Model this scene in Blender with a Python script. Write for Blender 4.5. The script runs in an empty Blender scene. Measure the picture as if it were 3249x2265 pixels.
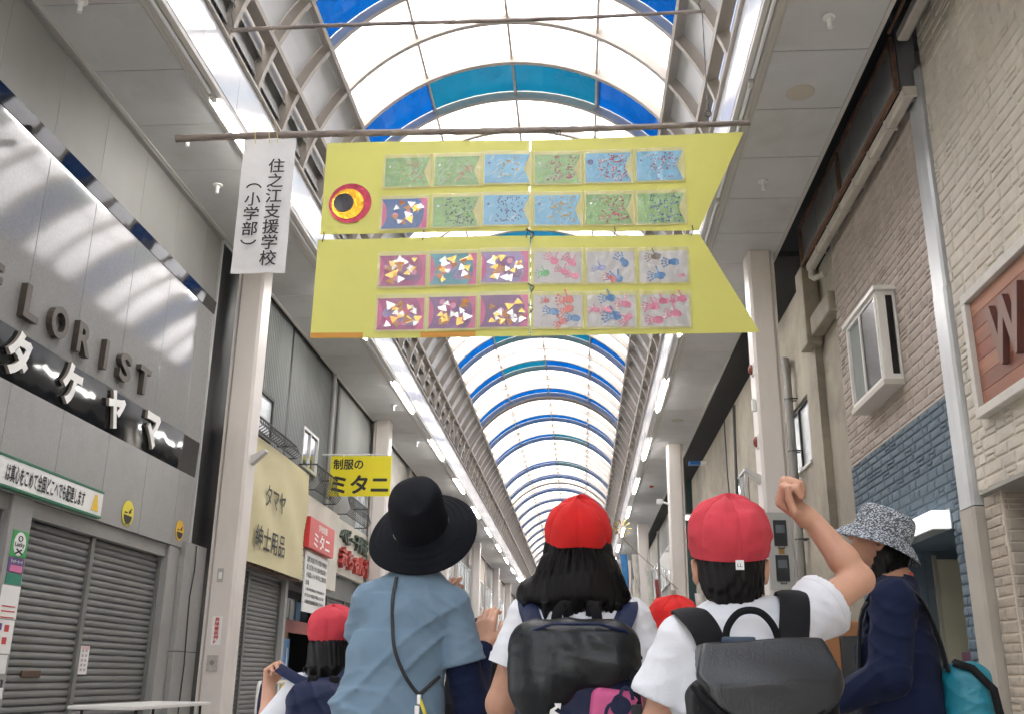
import bpy, bmesh, math, random
import numpy as np
from mathutils import Vector, Matrix
R = random.Random(7)
scene = bpy.context.scene
COL = scene.collection
rad = math.radians

# ------------------------------------------------------------------ camera
def rot(axis, a): return Matrix.Rotation(a, 3, axis)
cam_d = bpy.data.cameras.new('camera'); cam = bpy.data.objects.new('camera', cam_d); COL.objects.link(cam)
cam_d.sensor_width = 36.0; cam_d.lens = 34.665; cam_d.clip_start = 0.05; cam_d.clip_end = 600
cr = rot('Z', 0.0701534) @ rot('X', math.pi/2 + 0.313808) @ rot('Z', 0.0121698)
cam.matrix_world = Matrix.Translation((0, 0, 1.0)) @ cr.to_4x4()
scene.camera = cam

# ------------------------------------------------------------------ daylight (overcast)
SUN_EL, SUN_AZ = rad(62), rad(200)
world = bpy.data.worlds.new('World'); scene.world = world; world.use_nodes = True
wn = world.node_tree.nodes; wl = world.node_tree.links; wn.clear()
sky = wn.new('ShaderNodeTexSky'); sky.sky_type = 'NISHITA'; sky.sun_disc = False
sky.sun_elevation = SUN_EL; sky.sun_rotation = SUN_AZ; sky.air_density = 1.0; sky.dust_density = 6.0; sky.ozone_density = 0.6
bg = wn.new('ShaderNodeBackground'); bg.inputs[1].default_value = 0.15
wo = wn.new('ShaderNodeOutputWorld'); wl.new(sky.outputs[0], bg.inputs[0]); wl.new(bg.outputs[0], wo.inputs[0])
sun_d = bpy.data.lights.new('sun', 'SUN'); sun_d.energy = 1.4; sun_d.angle = rad(25); sun_d.color = (1, .96, .9)
sun = bpy.data.objects.new('sun', sun_d); COL.objects.link(sun)
sd = Vector((math.sin(SUN_AZ)*math.cos(SUN_EL), math.cos(SUN_AZ)*math.cos(SUN_EL), math.sin(SUN_EL)))
sun.rotation_euler = sd.to_track_quat('Z', 'Y').to_euler(); sun.location = (0, 0, 40)
vs = scene.view_settings; vs.view_transform = 'Standard'; vs.look = 'None'; vs.gamma = 1; vs.exposure = 2.5; vs.use_curve_mapping = False
scene.cycles.max_bounces = 8; scene.cycles.diffuse_bounces = 4; scene.cycles.glossy_bounces = 3; scene.cycles.use_adaptive_sampling = True; scene.cycles.adaptive_threshold = .025
scene.cycles.transmission_bounces = 8; scene.cycles.transparent_max_bounces = 12
scene.cycles.caustics_reflective = False; scene.cycles.caustics_refractive = False

# ------------------------------------------------------------------ materials
MATS = {}
def mat(name, col, rough=.6, var=0., vs=3., bump=0., bs=40., metal=0., coat=0., spec=.5, emit=0., ecol=None,
        stain=None, stretch=(1, 1, 1), local=False, wave=0., wvs=1.2, sheen=0., trans=0., sss=0., dirt=0.):
    """procedural principled material: base colour with noise variation, stains, fine bump and slow waviness"""
    if name in MATS: return MATS[name]
    m = bpy.data.materials.new(name); m.use_nodes = True; MATS[name] = m
    nt = m.node_tree; n = nt.nodes; l = nt.links
    b = n['Principled BSDF']
    b.inputs['Base Color'].default_value = (*col, 1); b.inputs['Roughness'].default_value = rough
    b.inputs['Metallic'].default_value = metal; b.inputs['Coat Weight'].default_value = coat; b.inputs['Coat Roughness'].default_value = .06
    b.inputs['Specular IOR Level'].default_value = spec
    if sheen: b.inputs['Sheen Weight'].default_value = sheen; b.inputs['Sheen Roughness'].default_value = .5
    if sss:
        b.inputs['Subsurface Weight'].default_value = sss; b.inputs['Subsurface Radius'].default_value = (.012, .005, .003); b.inputs['Subsurface Scale'].default_value = 1
    if emit: b.inputs['Emission Color'].default_value = (*(ecol or col), 1); b.inputs['Emission Strength'].default_value = emit
    tc = n.new('ShaderNodeTexCoord'); geo = n.new('ShaderNodeNewGeometry')
    src = tc.outputs['Object'] if local else geo.outputs['Position']
    mp = n.new('ShaderNodeMapping'); mp.inputs['Scale'].default_value = stretch; l.new(src, mp.inputs[0])
    v = mp.outputs[0]
    cur = None
    if var:
        t = n.new('ShaderNodeTexNoise'); t.inputs['Scale'].default_value = vs; t.inputs['Detail'].default_value = 6; t.inputs['Roughness'].default_value = .62; l.new(v, t.inputs[0])
        r = n.new('ShaderNodeMapRange'); r.inputs[1].default_value = .3; r.inputs[2].default_value = .7; r.inputs[3].default_value = 1 - var; r.inputs[4].default_value = 1 + var; l.new(t.outputs[0], r.inputs[0])
        mx = n.new('ShaderNodeMix'); mx.data_type = 'RGBA'; mx.blend_type = 'MULTIPLY'; mx.inputs[0].default_value = 1
        mx.inputs[6].default_value = (*col, 1); l.new(r.outputs[0], mx.inputs[7]); cur = mx.outputs[2]
        rr = n.new('ShaderNodeMapRange'); rr.inputs[3].default_value = max(.02, rough*.8); rr.inputs[4].default_value = min(1, rough*1.25); l.new(t.outputs[0], rr.inputs[0]); l.new(rr.outputs[0], b.inputs['Roughness'])
    if stain:
        scol, amt, ssc = stain
        t = n.new('ShaderNodeTexNoise'); t.inputs['Scale'].default_value = ssc; t.inputs['Detail'].default_value = 8; t.inputs['Roughness'].default_value = .7; l.new(v, t.inputs[0])
        r = n.new('ShaderNodeMapRange'); r.inputs[1].default_value = .5; r.inputs[2].default_value = .75; r.inputs[3].default_value = 0; r.inputs[4].default_value = amt; l.new(t.outputs[0], r.inputs[0])
        mx = n.new('ShaderNodeMix'); mx.data_type = 'RGBA'; l.new(r.outputs[0], mx.inputs[0])
        if cur is not None: l.new(cur, mx.inputs[6])
        else: mx.inputs[6].default_value = (*col, 1)
        mx.inputs[7].default_value = (*scol, 1); cur = mx.outputs[2]
    if cur is not None: l.new(cur, b.inputs['Base Color'])
    nrm = None
    if wave:
        t = n.new('ShaderNodeTexNoise'); t.inputs['Scale'].default_value = wvs; t.inputs['Detail'].default_value = 1; l.new(v, t.inputs[0])
        bp = n.new('ShaderNodeBump'); bp.inputs['Strength'].default_value = 1; bp.inputs['Distance'].default_value = wave; l.new(t.outputs[0], bp.inputs['Height']); nrm = bp.outputs[0]
    if bump:
        t = n.new('ShaderNodeTexNoise'); t.inputs['Scale'].default_value = bs; t.inputs['Detail'].default_value = 4; l.new(v, t.inputs[0])
        bp = n.new('ShaderNodeBump'); bp.inputs['Strength'].default_value = min(1, bump); bp.inputs['Distance'].default_value = .01; l.new(t.outputs[0], bp.inputs['Height'])
        if nrm is not None: l.new(nrm, bp.inputs['Normal'])
        nrm = bp.outputs[0]
    if nrm is not None: l.new(nrm, b.inputs['Normal'])
    if trans:
        tb = n.new('ShaderNodeBsdfTranslucent'); ms = n.new('ShaderNodeMixShader'); ms.inputs[0].default_value = trans
        if cur is not None: l.new(cur, tb.inputs[0])
        else: tb.inputs[0].default_value = (*col, 1)
        l.new(b.outputs[0], ms.inputs[1]); l.new(tb.outputs[0], ms.inputs[2]); l.new(ms.outputs[0], n['Material Output'].inputs[0])
    return m

def glass_mat(name, col, clear):
    """sheet glazing: tinted, part clear, part diffusing, with a reflecting skin"""
    m = bpy.data.materials.new(name); m.use_nodes = True; nt = m.node_tree; n = nt.nodes; l = nt.links; n.remove(n['Principled BSDF'])
    tr = n.new('ShaderNodeBsdfTransparent'); tr.inputs[0].default_value = (*col, 1)
    tl = n.new('ShaderNodeBsdfTranslucent'); tl.inputs[0].default_value = (*col, 1)
    gl = n.new('ShaderNodeBsdfGlossy'); gl.inputs['Roughness'].default_value = .08
    geo = n.new('ShaderNodeNewGeometry'); t = n.new('ShaderNodeTexNoise'); t.inputs['Scale'].default_value = 2.2; t.inputs['Detail'].default_value = 5; l.new(geo.outputs[0], t.inputs[0])
    r = n.new('ShaderNodeMapRange'); r.inputs[1].default_value = .35; r.inputs[2].default_value = .7; r.inputs[3].default_value = clear*.8; r.inputs[4].default_value = clear*1.15; l.new(t.outputs[0], r.inputs[0])
    a = n.new('ShaderNodeMixShader'); l.new(r.outputs[0], a.inputs[0]); l.new(tl.outputs[0], a.inputs[1]); l.new(tr.outputs[0], a.inputs[2])
    c = n.new('ShaderNodeMixShader'); c.inputs[0].default_value = .05; l.new(a.outputs[0], c.inputs[1]); l.new(gl.outputs[0], c.inputs[2])
    l.new(c.outputs[0], n['Material Output'].inputs[0]); return m

# ------------------------------------------------------------------ mesh helpers
class MB:
    def __init__(s): s.v = []; s.f = []; s.mi = []; s.cur = 0
    def add(s, vs, fs):
        o = len(s.v); s.v += [tuple(p) for p in vs]; s.f += [tuple(i+o for i in f) for f in fs]; s.mi += [s.cur]*len(fs); return s
    def box(s, x0, x1, y0, y1, z0, z1):
        return s.add([(x0,y0,z0),(x1,y0,z0),(x1,y1,z0),(x0,y1,z0),(x0,y0,z1),(x1,y0,z1),(x1,y1,z1),(x0,y1,z1)],
                     [(0,3,2,1),(4,5,6,7),(0,1,5,4),(1,2,6,5),(2,3,7,6),(3,0,4,7)])
    def cbox(s, x0, x1, y0, y1, z0, z1, c=.01):
        """box with chamfered edges"""
        bm = bmesh.new(); bmesh.ops.create_cube(bm, size=1)
        for v in bm.verts: v.co = Vector(((x0+x1)/2+(x1-x0)*v.co.x, (y0+y1)/2+(y1-y0)*v.co.y, (z0+z1)/2+(z1-z0)*v.co.z))
        bmesh.ops.bevel(bm, geom=bm.edges[:], offset=c, segments=2, affect='EDGES', profile=.6)
        return s.bm(bm)
    def bm(s, bm):
        bm.verts.index_update(); s.add([v.co[:] for v in bm.verts], [[v.index for v in f.verts] for f in bm.faces]); bm.free(); return s
    def prism(s, poly, a, b, axis):
        """extrude a 2D polygon: axis 'x' -> (y,z), 'y' -> (x,z), 'z' -> (x,y)"""
        def p3(p, t): return (t, p[0], p[1]) if axis == 'x' else (p[0], t, p[1]) if axis == 'y' else (p[0], p[1], t)
        n = len(poly)
        return s.add([p3(p, a) for p in poly]+[p3(p, b) for p in poly],
                     [tuple(range(n))[::-1], tuple(range(n, 2*n))]+[(i, (i+1) % n, (i+1) % n+n, i+n) for i in range(n)])
    def tube(s, path, r, n=8, cap=True, up=None, flat=1.):
        """sweep a circle (or ellipse) along a path; r is a number or a list"""
        P = [Vector(p) for p in path]; k = len(P); rs = r if isinstance(r, (list, tuple)) else [r]*k
        ref = Vector(up) if up else None; vs = []
        for i in range(k):
            t = (P[min(i+1, k-1)]-P[max(i-1, 0)]).normalized()
            if up is None:
                if ref is None: ref = t.orthogonal()
                ref = (ref - t*ref.dot(t)).normalized(); a = ref
            else: a = (ref - t*ref.dot(t)).normalized()
            b = t.cross(a)
            for j in range(n):
                an = 2*math.pi*j/n; vs.append(P[i]+(a*math.cos(an)*flat+b*math.sin(an))*rs[i])
        fs = [(i*n+j, i*n+(j+1) % n, (i+1)*n+(j+1) % n, (i+1)*n+j) for i in range(k-1) for j in range(n)]
        if cap: fs += [tuple(range(n))[::-1], tuple(range((k-1)*n, k*n))]
        return s.add(vs, fs)
    def grid(s, rows, close=False):
        n = len(rows[0]); vs = [p for r in rows for p in r]; k = len(rows)
        fs = [(i*n+j, i*n+(j+1) % n, (i+1)*n+(j+1) % n, (i+1)*n+j) for i in range(k-1) for j in range(n if close else n-1)]
        return s.add(vs, fs)
    def disc(s, c, u, w, ru, rw, n=14):
        c = Vector(c); u = Vector(u); w = Vector(w)
        return s.add([c+u*math.cos(2*math.pi*i/n)*ru+w*math.sin(2*math.pi*i/n)*rw for i in range(n)], [tuple(range(n))])
    def lathe(s, prof, c, n=20):
        """prof: list of (r, z) about vertical axis at c"""
        rows = [[(c[0]+r*math.cos(2*math.pi*j/n), c[1]+r*math.sin(2*math.pi*j/n), c[2]+z) for j in range(n)] for r, z in prof]
        return s.grid(rows, True)
    def mesh(s, name, mats):
        me = bpy.data.meshes.new(name); me.from_pydata(s.v, [], s.f)
        for m in (mats if isinstance(mats, (list, tuple)) else [mats]): me.materials.append(m)
        if max(s.mi, default=0): me.polygons.foreach_set('material_index', s.mi)
        me.update(); return me
    def build(s, name, mats, parent=None, smooth=False, fix=True):
        me = s.mesh(name, mats)
        if fix:
            bm = bmesh.new(); bm.from_mesh(me); bmesh.ops.recalc_face_normals(bm, faces=bm.faces[:]); bm.to_mesh(me); bm.free()
        if smooth: me.polygons.foreach_set('use_smooth', [True]*len(me.polygons)); me.set_sharp_from_angle(angle=rad(40))
        return link(name, me, parent)
def link(name, me, parent=None, loc=None):
    o = bpy.data.objects.new(name, me); COL.objects.link(o)
    if parent: o.parent = parent
    if loc is not None: o.location = loc
    return o
def thing(name, label, cat, loc=(0, 0, 0), group=None, kind=None, rz=0):
    o = bpy.data.objects.new(name, None); COL.objects.link(o); o.location = loc; o.rotation_euler.z = rz
    return tag(o, label, cat, group, kind)
def tag(o, label=None, cat=None, group=None, kind=None):
    if label: o['label'] = label
    if cat: o['category'] = cat
    if group: o['group'] = group
    if kind: o['kind'] = kind
    return o
def plabel(o, label): o['label'] = label; return o
def dup(o, parent=None, off=(0, 0, 0)):
    c = o.copy(); COL.objects.link(c); c.parent = parent
    if off != (0, 0, 0): c.location = Vector(o.location)+Vector(off)
    return c
def dup_tree(o, parent=None, off=(0, 0, 0)):
    c = dup(o, parent, off)
    for k in ch(o): dup_tree(k, c)
    return c
def ch(o): return [k for k in bpy.data.objects if k.parent == o]

TXT = {}
def text(body, c, right, up, w, h, m, parent=None, name='lettering', depth=0., bold=0., keep=False):
    """lettering fitted to a w x h box centred at c, facing right x up; depth>0 gives raised letters"""
    cu = bpy.data.curves.new('t', 'FONT'); cu.body = body; cu.offset = bold if depth else 0; cu.resolution_u = 4; cu.space_line = 1.0
    o = bpy.data.objects.new('t', cu); COL.objects.link(o)
    me = bpy.data.meshes.new_from_object(o.evaluated_get(bpy.context.evaluated_depsgraph_get())); bpy.data.objects.remove(o)
    co = np.empty(len(me.vertices)*3); me.vertices.foreach_get('co', co); co = co.reshape(-1, 3)
    lo = co.min(0); hi = co.max(0); sz = np.maximum(hi-lo, 1e-6); sx, sy = w/sz[0], h/sz[1]
    if keep: sx = sy = min(sx, sy)
    right = Vector(right).normalized(); up = Vector(up).normalized(); nrm = right.cross(up)
    mb = MB(); vs = []
    c = Vector(c)
    for p in co: vs.append(c+right*((p[0]-(lo[0]+hi[0])/2)*sx)+up*((p[1]-(lo[1]+hi[1])/2)*sy)+nrm*depth)
    fc = [tuple(p.vertices) for p in me.polygons]
    if depth or not bold: mb.add(vs, fc)
    else:   # heavier strokes: the same glyphs printed again a hair to each side
        for k_, (du, dv) in enumerate(((0, 0), (1, 0), (-1, 0), (0, 1), (0, -1), (.7, .7), (-.7, -.7), (.7, -.7), (-.7, .7))): mb.add([p+right*du*bold*sx*.9+up*dv*bold*sy*.9+nrm*(k_*.00012) for p in vs], fc)
    bpy.data.meshes.remove(me)
    if depth:
        bm = bmesh.new(); tmp = mb.mesh('t', []); bm.from_mesh(tmp); bpy.data.meshes.remove(tmp)
        bmesh.ops.remove_doubles(bm, verts=bm.verts[:], dist=1e-5)
        mb2 = MB(); bm.verts.index_update()
        mb2.add([v.co[:] for v in bm.verts], [[v.index for v in f.verts] for f in bm.faces])
        mb2.cur = 1
        for e in bm.edges:
            if len(e.link_faces) == 1:
                a, b = e.verts[0].co, e.verts[1].co; mb2.add([a, b, b-nrm*depth, a-nrm*depth], [(0, 1, 2, 3)])
        bm.free(); return mb2.build(name, m if isinstance(m, (list, tuple)) else [m, m], parent, fix=False)
    return mb.build(name, m, parent, fix=False)
XP, YP, ZP = Vector((1, 0, 0)), Vector((0, 1, 0)), Vector((0, 0, 1))
# ------------------------------------------------------------------ ground and arcade shell
Mground = mat('paving', (.42, .40, .37), .55, .12, 1.5, .3, 60, stain=((.2, .19, .18), .5, .8))
o = MB().box(-60, 60, -40, 260, -.3, 0).build('ground', Mground); tag(o, kind='structure')
Mcream = mat('cream_steel', (.56, .52, .48), .42, .06, 3, .05, 80)
Mrib = mat('rib_steel', (.40, .365, .325), .5, .07, 4, .05, 60)
Msoffit = mat('soffit_board', (.55, .558, .565), .6, .06, 1.2, .05, 90, stain=((.33, .31, .28), .45, .9))
Mtrim = mat('soffit_trim', (.52, .51, .48), .45, .05, 3)
Mfascia = mat('white_fascia', (.80, .82, .86), .12, .04, 1.5, coat=.3, wave=.004, wvs=2)
Mlouv = mat('louvre_grey', (.40, .395, .38), .45, .06, 4)
Msidep = mat('side_panel_grey', (.62, .63, .64), .5, .05, 2)
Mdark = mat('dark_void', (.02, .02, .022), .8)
Mwhiteglass = mat('frosted_roof_panel', (.88, .88, .865), .35, .05, 1.3, trans=.90, stain=((.62, .56, .50), .35, .9))
Mblueglass = glass_mat('blue_roof_panel', (.0006, .042, .15), .62)
Mtealglass = glass_mat('faded_blue_roof_panel', (.0016, .05, .082), .5)
Mwood0 = mat('old_bamboo', (.24, .20, .175), .7, .5, 14, .5, 60, stretch=(.25, 1, 1), stain=((.5, .45, .38), .55, 9))
XC, ZC, RR = -.98, 7.15, 2.9
Y0, Y1 = -14., 96.
def arc(th, r, y): return (XC+r*math.cos(th), y, ZC+r*math.sin(th))
def arcbox(mb, t0, t1, r0, r1, y0, y1, n):
    rows = []
    for i in range(n+1):
        t = t0+(t1-t0)*i/n
        rows.append([arc(t, r0, y0), arc(t, r1, y0), arc(t, r1, y1), arc(t, r0, y1)])
    mb.grid(rows, True); k = len(mb.v)-4*(n+1)
    mb.f += [(k, k+1, k+2, k+3), (k+4*n+3, k+4*n+2, k+4*n+1, k+4*n)]; mb.mi += [0, 0]
    return mb
roof = thing('arcade_roof', 'vaulted arcade roof with white and blue translucent panels between steel ribs', None, kind='structure')
segs = [(Y0+.1, 32.1), (32.5, 47.5), (47.9, Y1)]
rib_me = arcbox(MB(), rad(-6), rad(186), RR, RR+.15, -.025, .025, 44).mesh('rib', Mrib)
fl_me = arcbox(MB(), rad(-6), rad(186), RR-.012, RR, -.04, .04, 44).mesh('rib_flange', Mrib)
T1, T2, T3 = rad(23.4), rad(38.4), rad(63.7)
angs = [T2, T3, math.pi/2, math.pi-T3, math.pi-T2]
pane_me = {}
for k in range(4):
    for nm, m in (('w', Mwhiteglass), ('b', Mblueglass), ('t', Mtealglass)):
        mb = MB(); rows = [[arc(angs[k]+(angs[k+1]-angs[k])*i/6, RR+.13, yy) for yy in (.03, .97)] for i in range(7)]; mb.grid(rows)
        pane_me[nm, k] = mb.mesh('pane', m)
sp_me = []
for a, b in ((T1, T2), (math.pi-T2, math.pi-T1)):
    sp_me.append(arcbox(MB(), a+.012, b-.012, RR+.13, RR+.15, .035, .965, 4).mesh('side_panel', Msidep))
blue = {b+.1: 1 for b in (-11, -8, -5, -2, 1, 4, 7, 10, 13, 16, 19, 22, 25, 28, 31)}
blue.update({b: 1 for b in (34.5, 37.5, 42.5, 45.5, 48.9, 51.9, 54.9, 57.9, 60.9, 63.9, 66.9, 69.9, 72.9, 75.9, 78.9, 81.9, 84.9, 87.9)})
npane = 0; rest = {}; R2 = random.Random(3)
for s0, s1 in segs:
    ys = [s0+i for i in range(int(round(s1-s0))+1)]
    for i, y in enumerate(ys):
        r = link('rib', rib_me, roof, (0, y, 0)); link('flange', fl_me, r)
        if i == len(ys)-1: continue
        isb = any(abs(y-b) < .06 for b in blue)
        for k in range(4):
            kind = 'w'
            if isb: kind = 't' if (k in (1, 2) and (R2.random() < .6 or y < 20) and y < 45) else 'b'
            if 5 < y < 80.1: link('pane', pane_me[kind, k], roof, (0, y, 0))
            else:
                rest.setdefault(kind, MB()).grid([[arc(angs[k]+(angs[k+1]-angs[k])*j/6, RR+.13, y+yy) for yy in (.03, .97)] for j in range(7)])
        for q in sp_me: link('side_panel', q, roof, (0, y, 0))
for kind, mb in rest.items():
    o = mb.build('far_panes', dict(w=Mwhiteglass, b=Mblueglass, t=Mtealglass)[kind], roof, fix=False); o['kind'] = 'stuff'
for j, (s0, s1) in enumerate(segs):
    for t in (T1, T2, math.pi-T2, math.pi-T1):
        arcbox(MB(), t-.009, t+.009, RR-.03, RR+.16, s0-.02, s1+.02, 1).build('purlin', Mrib, roof)
    for t in angs[1:4]:
        arcbox(MB(), t-.006, t+.006, RR+.045, RR+.15, s0-.02, s1+.02, 1).build('purlin', Mrib, roof)
    for side in (0, 1):
        for q in range(6):
            t = rad(-3+q*4.4); tt = math.pi-t if side else t; t2 = math.pi-(t+rad(3.2)) if side else t+rad(3.2)
            mb = MB(); a = arc(tt, RR+.09, 0); b = arc(t2, RR+.17, 0)
            mb.prism([(a[0], a[2]), (b[0], b[2]), (b[0], b[2]+.015), (a[0], a[2]+.015)], s0, s1, 'y')
            mb.box(min(a[0], a[0]+(.012 if side else -.012)), max(a[0], a[0]+(.012 if side else -.012)), s0, s1, a[2]-.02, a[2]+.02)
            mb.build('louvre_slat', Mlouv, roof)
        t = (rad(-6), T1) if not side else (math.pi-T1, math.pi+rad(6))
        arcbox(MB(), t[0], t[1], RR+.19, RR+.22, s0, s1, 8).build('louvre_backing', Mlouv, roof)
for y in (32.1, 47.5):   # expansion joints: dark gasket under a bright cover strip
    arcbox(MB(), rad(0), rad(180), RR+.10, RR+.17, y+.06, y+.34, 40).build('joint_cover', Mrib, roof)
    arcbox(MB(), rad(0), rad(180), RR+.085, RR+.10, y+.16, y+.22, 40).build('joint_gasket', Mdark, roof)
# eaves: fascia, soffit boards, trim
eav = thing('arcade_eaves', 'flat grey soffits and white fascias along both sides of the arcade', None, kind='structure')
HW = 2.62
for sgn in (-1, 1):
    fx = XC+sgn*HW
    mb = MB().box(min(fx, fx+sgn*.02), max(fx, fx+sgn*.02), .004, .996, 6.66, 7.23); me = mb.mesh('fascia_panel', Mfascia)
    out = -4.73 if sgn < 0 else 2.75
    inn = fx+sgn*.20
    sme = MB().box(min(inn, out), max(inn, out), .006, .994, 6.60, 6.63).mesh('soffit_panel', Msoffit)
    for i in range(110):
        y = Y0+i-.05
        link('fascia_panel', me, eav, (0, y, 0)); link('soffit_panel', sme, eav, (0, y+.1, 0))
    MB().box(fx-.012*sgn-.03, fx-.012*sgn+.03, Y0, Y1, 7.235, 7.26).build('fascia_cap', Mrib, eav)
    mb = MB(); g = lambda *p: [(fx+sgn*a, z) for a, z in p]
    mb.prism(g((.005, 6.652), (.005, 6.60), (.05, 6.585), (.05, 6.652)), Y0, Y1, 'y')
    mb.prism(g((.115, 6.66), (.115, 6.585), (.14, 6.57), (.165, 6.575), (.165, 6.59), (.19, 6.585), (.215, 6.597), (.215, 6.66)), Y0, Y1, 'y')
    mb.build('soffit_trim', Mtrim, eav)
    MB().box(min(inn, out), max(inn, out), Y0, Y1, 6.634, 6.66).build('soffit_backing', Mdark, eav)
    MB().box(out-.02, out+.02, Y0, Y1, 6.585, 6.70).build('soffit_edge', Mtrim, eav)
    # opaque dark slab added above the soffit so no sky leaks past the house fronts
    a, b = sorted((fx+sgn*.35, fx+sgn*4.2))
    MB().box(a, b, Y0, Y1, 7.62, 7.72).build('sky_block_roof', Mdark, eav)
# ------------------------------------------------------------------ lamps along the eaves
Mhous = mat('lamp_housing', (.62, .61, .58), .35, .05, 4)
Mtube = mat('lit_tube', (1, 1, 1), .3, emit=14, ecol=(1, .97, .93))
Moff = mat('unlit_tube', (.82, .83, .85), .15)
def rrod(mb, x, z, y0, y1, r):
    return mb.tube([(x, y0, z), (x, y0+.006, z), (x, y0+.03, z), (x, y1-.03, z), (x, y1-.006, z), (x, y1, z)], [r*.5, r*.8, r, r, r*.8, r*.5], 10)
hme = MB().box(-.028, .028, 0, 2.49, 6.60, 6.65).mesh('housing', Mhous)
tl = rrod(MB(), 0, 6.574, .05, 2.42, .026).mesh('tube', Mtube); tu = rrod(MB(), 0, 6.574, .05, 2.42, .02).mesh('tube', Moff)
end_me = MB().cbox(-.026, .026, -.035, .045, 6.545, 6.605, .008).mesh('end_socket', Mhous)
for sgn in (-1, 1):
    x = XC+sgn*(HW+.082); side = 'left' if sgn < 0 else 'right'
    for k in range(-4, 36):
        y = 8.53+2.52*k
        lit = k % 2 == 0 and not (sgn > 0 and k < 2)
        if y < -12 or y > 92: continue
        th = thing('fluorescent_lamp', f'{"lit" if lit else "unlit"} fluorescent tube lamp along the {side} soffit edge', 'lamp', (x, y, 0), f'{"lit" if lit else "unlit"} tube lamps on the {side} eave')
        if k == 0 and sgn < 0: th['label'] = 'lit tube lamp just above the white vertical banner, nearest on the left eave'; del th['group']
        link('housing', hme, th); link('tube', tl if lit else tu, th); link('end_socket', end_me, th)
# ------------------------------------------------------------------ arcade columns
Mcol = mat('column_paint', (.70, .65, .615), .4, .05, 2.5, .06, 70, stain=((.42, .37, .32), .4, 1.6), stretch=(1, 1, .22))
Mcold = mat('column_panel', (.45, .44, .42), .5, .06, 3)
def column(x0, x1, y, label, group):
    t = thing('arcade_column', label, 'column', ((x0+x1)/2, y, 0), group)
    w = (x1-x0)/2; mb = MB(); c = .035
    mb.prism([(-w+c, -.2), (w-c, -.2), (w, -.2+c), (w, .2-c), (w-c, .2), (-w+c, .2), (-w, .2-c), (-w, -.2+c)], 0, 6.597, 'z')
    mb.build('shaft', Mcol, t)
    s = 1 if x0 < 0 else -1
    MB().box(min(-s*w*1.0, -s*w*1.22), max(-s*w, -s*w*1.22), -.16, .16, 0, 6.58).build('rear_channel', Mcol, t)
    return t
LC = [2.2, 12.6, 22.0, 32.8, 43.5, 54.0, 63.3, 74, 85]; RC = [1.4, 12.8, 24.5, 37.9, 50, 62, 74, 86]
for i, y in enumerate(LC):
    lc = column(-4.66, -4.33, y, ['cream steel column on the left, behind the camera position', 'nearest cream column on the left, below the white banner', 'cream column on the left just behind the yellow hanging sign'][i] if i < 3 else 'cream column farther down the left side of the arcade', None if i < 3 else 'far columns on the left')
    if i == 1: LCOL = lc
for i, y in enumerate(RC):
    rc = column(2.33 if i < 2 else 2.2, 2.65 if i < 2 else 2.55, y, ['cream steel column on the right, behind the camera position', 'nearest cream column on the right with meter boxes', 'cream column on the right above the boy in the red cap'][i] if i < 3 else 'cream column farther down the right side of the arcade', None if i < 3 else 'far columns on the right')
    if i == 1: RCOL = rc
# ------------------------------------------------------------------ helpers for shop fronts
Mshut = mat('shutter_grey', (.19, .193, .19), .42, .10, 1.2, .05, 40, metal=.3, stain=((.10, .085, .07), .55, 1.8))
Mshutb = mat('shutter_post', (.20, .20, .19), .4, .08, 3, metal=.3)
Mblack = mat('black_gloss', (.012, .013, .015), .045, .0, wave=.0025, wvs=2.5, spec=.4)
Mblk = mat('black_matt', (.018, .018, .02), .55)
Mwhite = mat('white_print', (.80, .80, .78), .5, .03, 3)
Mink = mat('black_ink', (.02, .02, .022), .55)
Mred = mat('red_ink', (.55, .05, .05), .5)
Malu = mat('aluminium', (.62, .63, .63), .35, .06, 5, metal=.7)
Mwin = mat('window_glass', (.10, .12, .14), .06, .0, wave=.006, wvs=3, spec=1.0, coat=1.0)
Mfrost = mat('frosted_glass', (.50, .54, .57), .16, .05, 3, bump=.25, bs=120, spec=.8)
Mrust = mat('rusty_iron', (.16, .09, .06), .8, .35, 9, .4, 50)
Miron = mat('dark_iron', (.06, .06, .06), .6, .1, 6)
SLAT = {}
def slats(parent, x, y0, y1, z0, z1, s, pitch=.066):
    L = y1-y0
    k = round(L, 3), s
    if k not in SLAT:
        p = [(0, 0), (.006, .004), (.017, .016), (.019, .034), (.014, .052), (.004, .060), (0, .064), (-.008, .064), (-.008, 0)]
        SLAT[k] = MB().prism([(s*a, b*pitch/.066) for a, b in p], 0, L, 'y').mesh('slat', Mshut)
    z = z0
    while z+pitch <= z1+.03:
        link('slat', SLAT[k], parent, (x, y0, z)); z += pitch
def shutter(parent, x, spans, z1, s, ppost=.05):
    sh = bpy.data.objects.new('shutter', None); COL.objects.link(sh); sh.parent = parent
    for i, (a, b) in enumerate(spans): slats(sh, x, a+ppost/2, b-ppost/2, .05, z1, s)
    for y in sorted({q for sp in spans for q in sp}):
        MB().box(min(x, x+s*.045), max(x, x+s*.045), y-ppost/2-.01, y+ppost/2+.01, 0, z1+.02).build('shutter_post', Mshutb, sh)
    MB().box(min(x-s*.02, x-s*.06), max(x-s*.02, x-s*.06), spans[0][0], spans[-1][1], 0, z1+.05).build('backing', Mdark, sh)
    return sh
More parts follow.
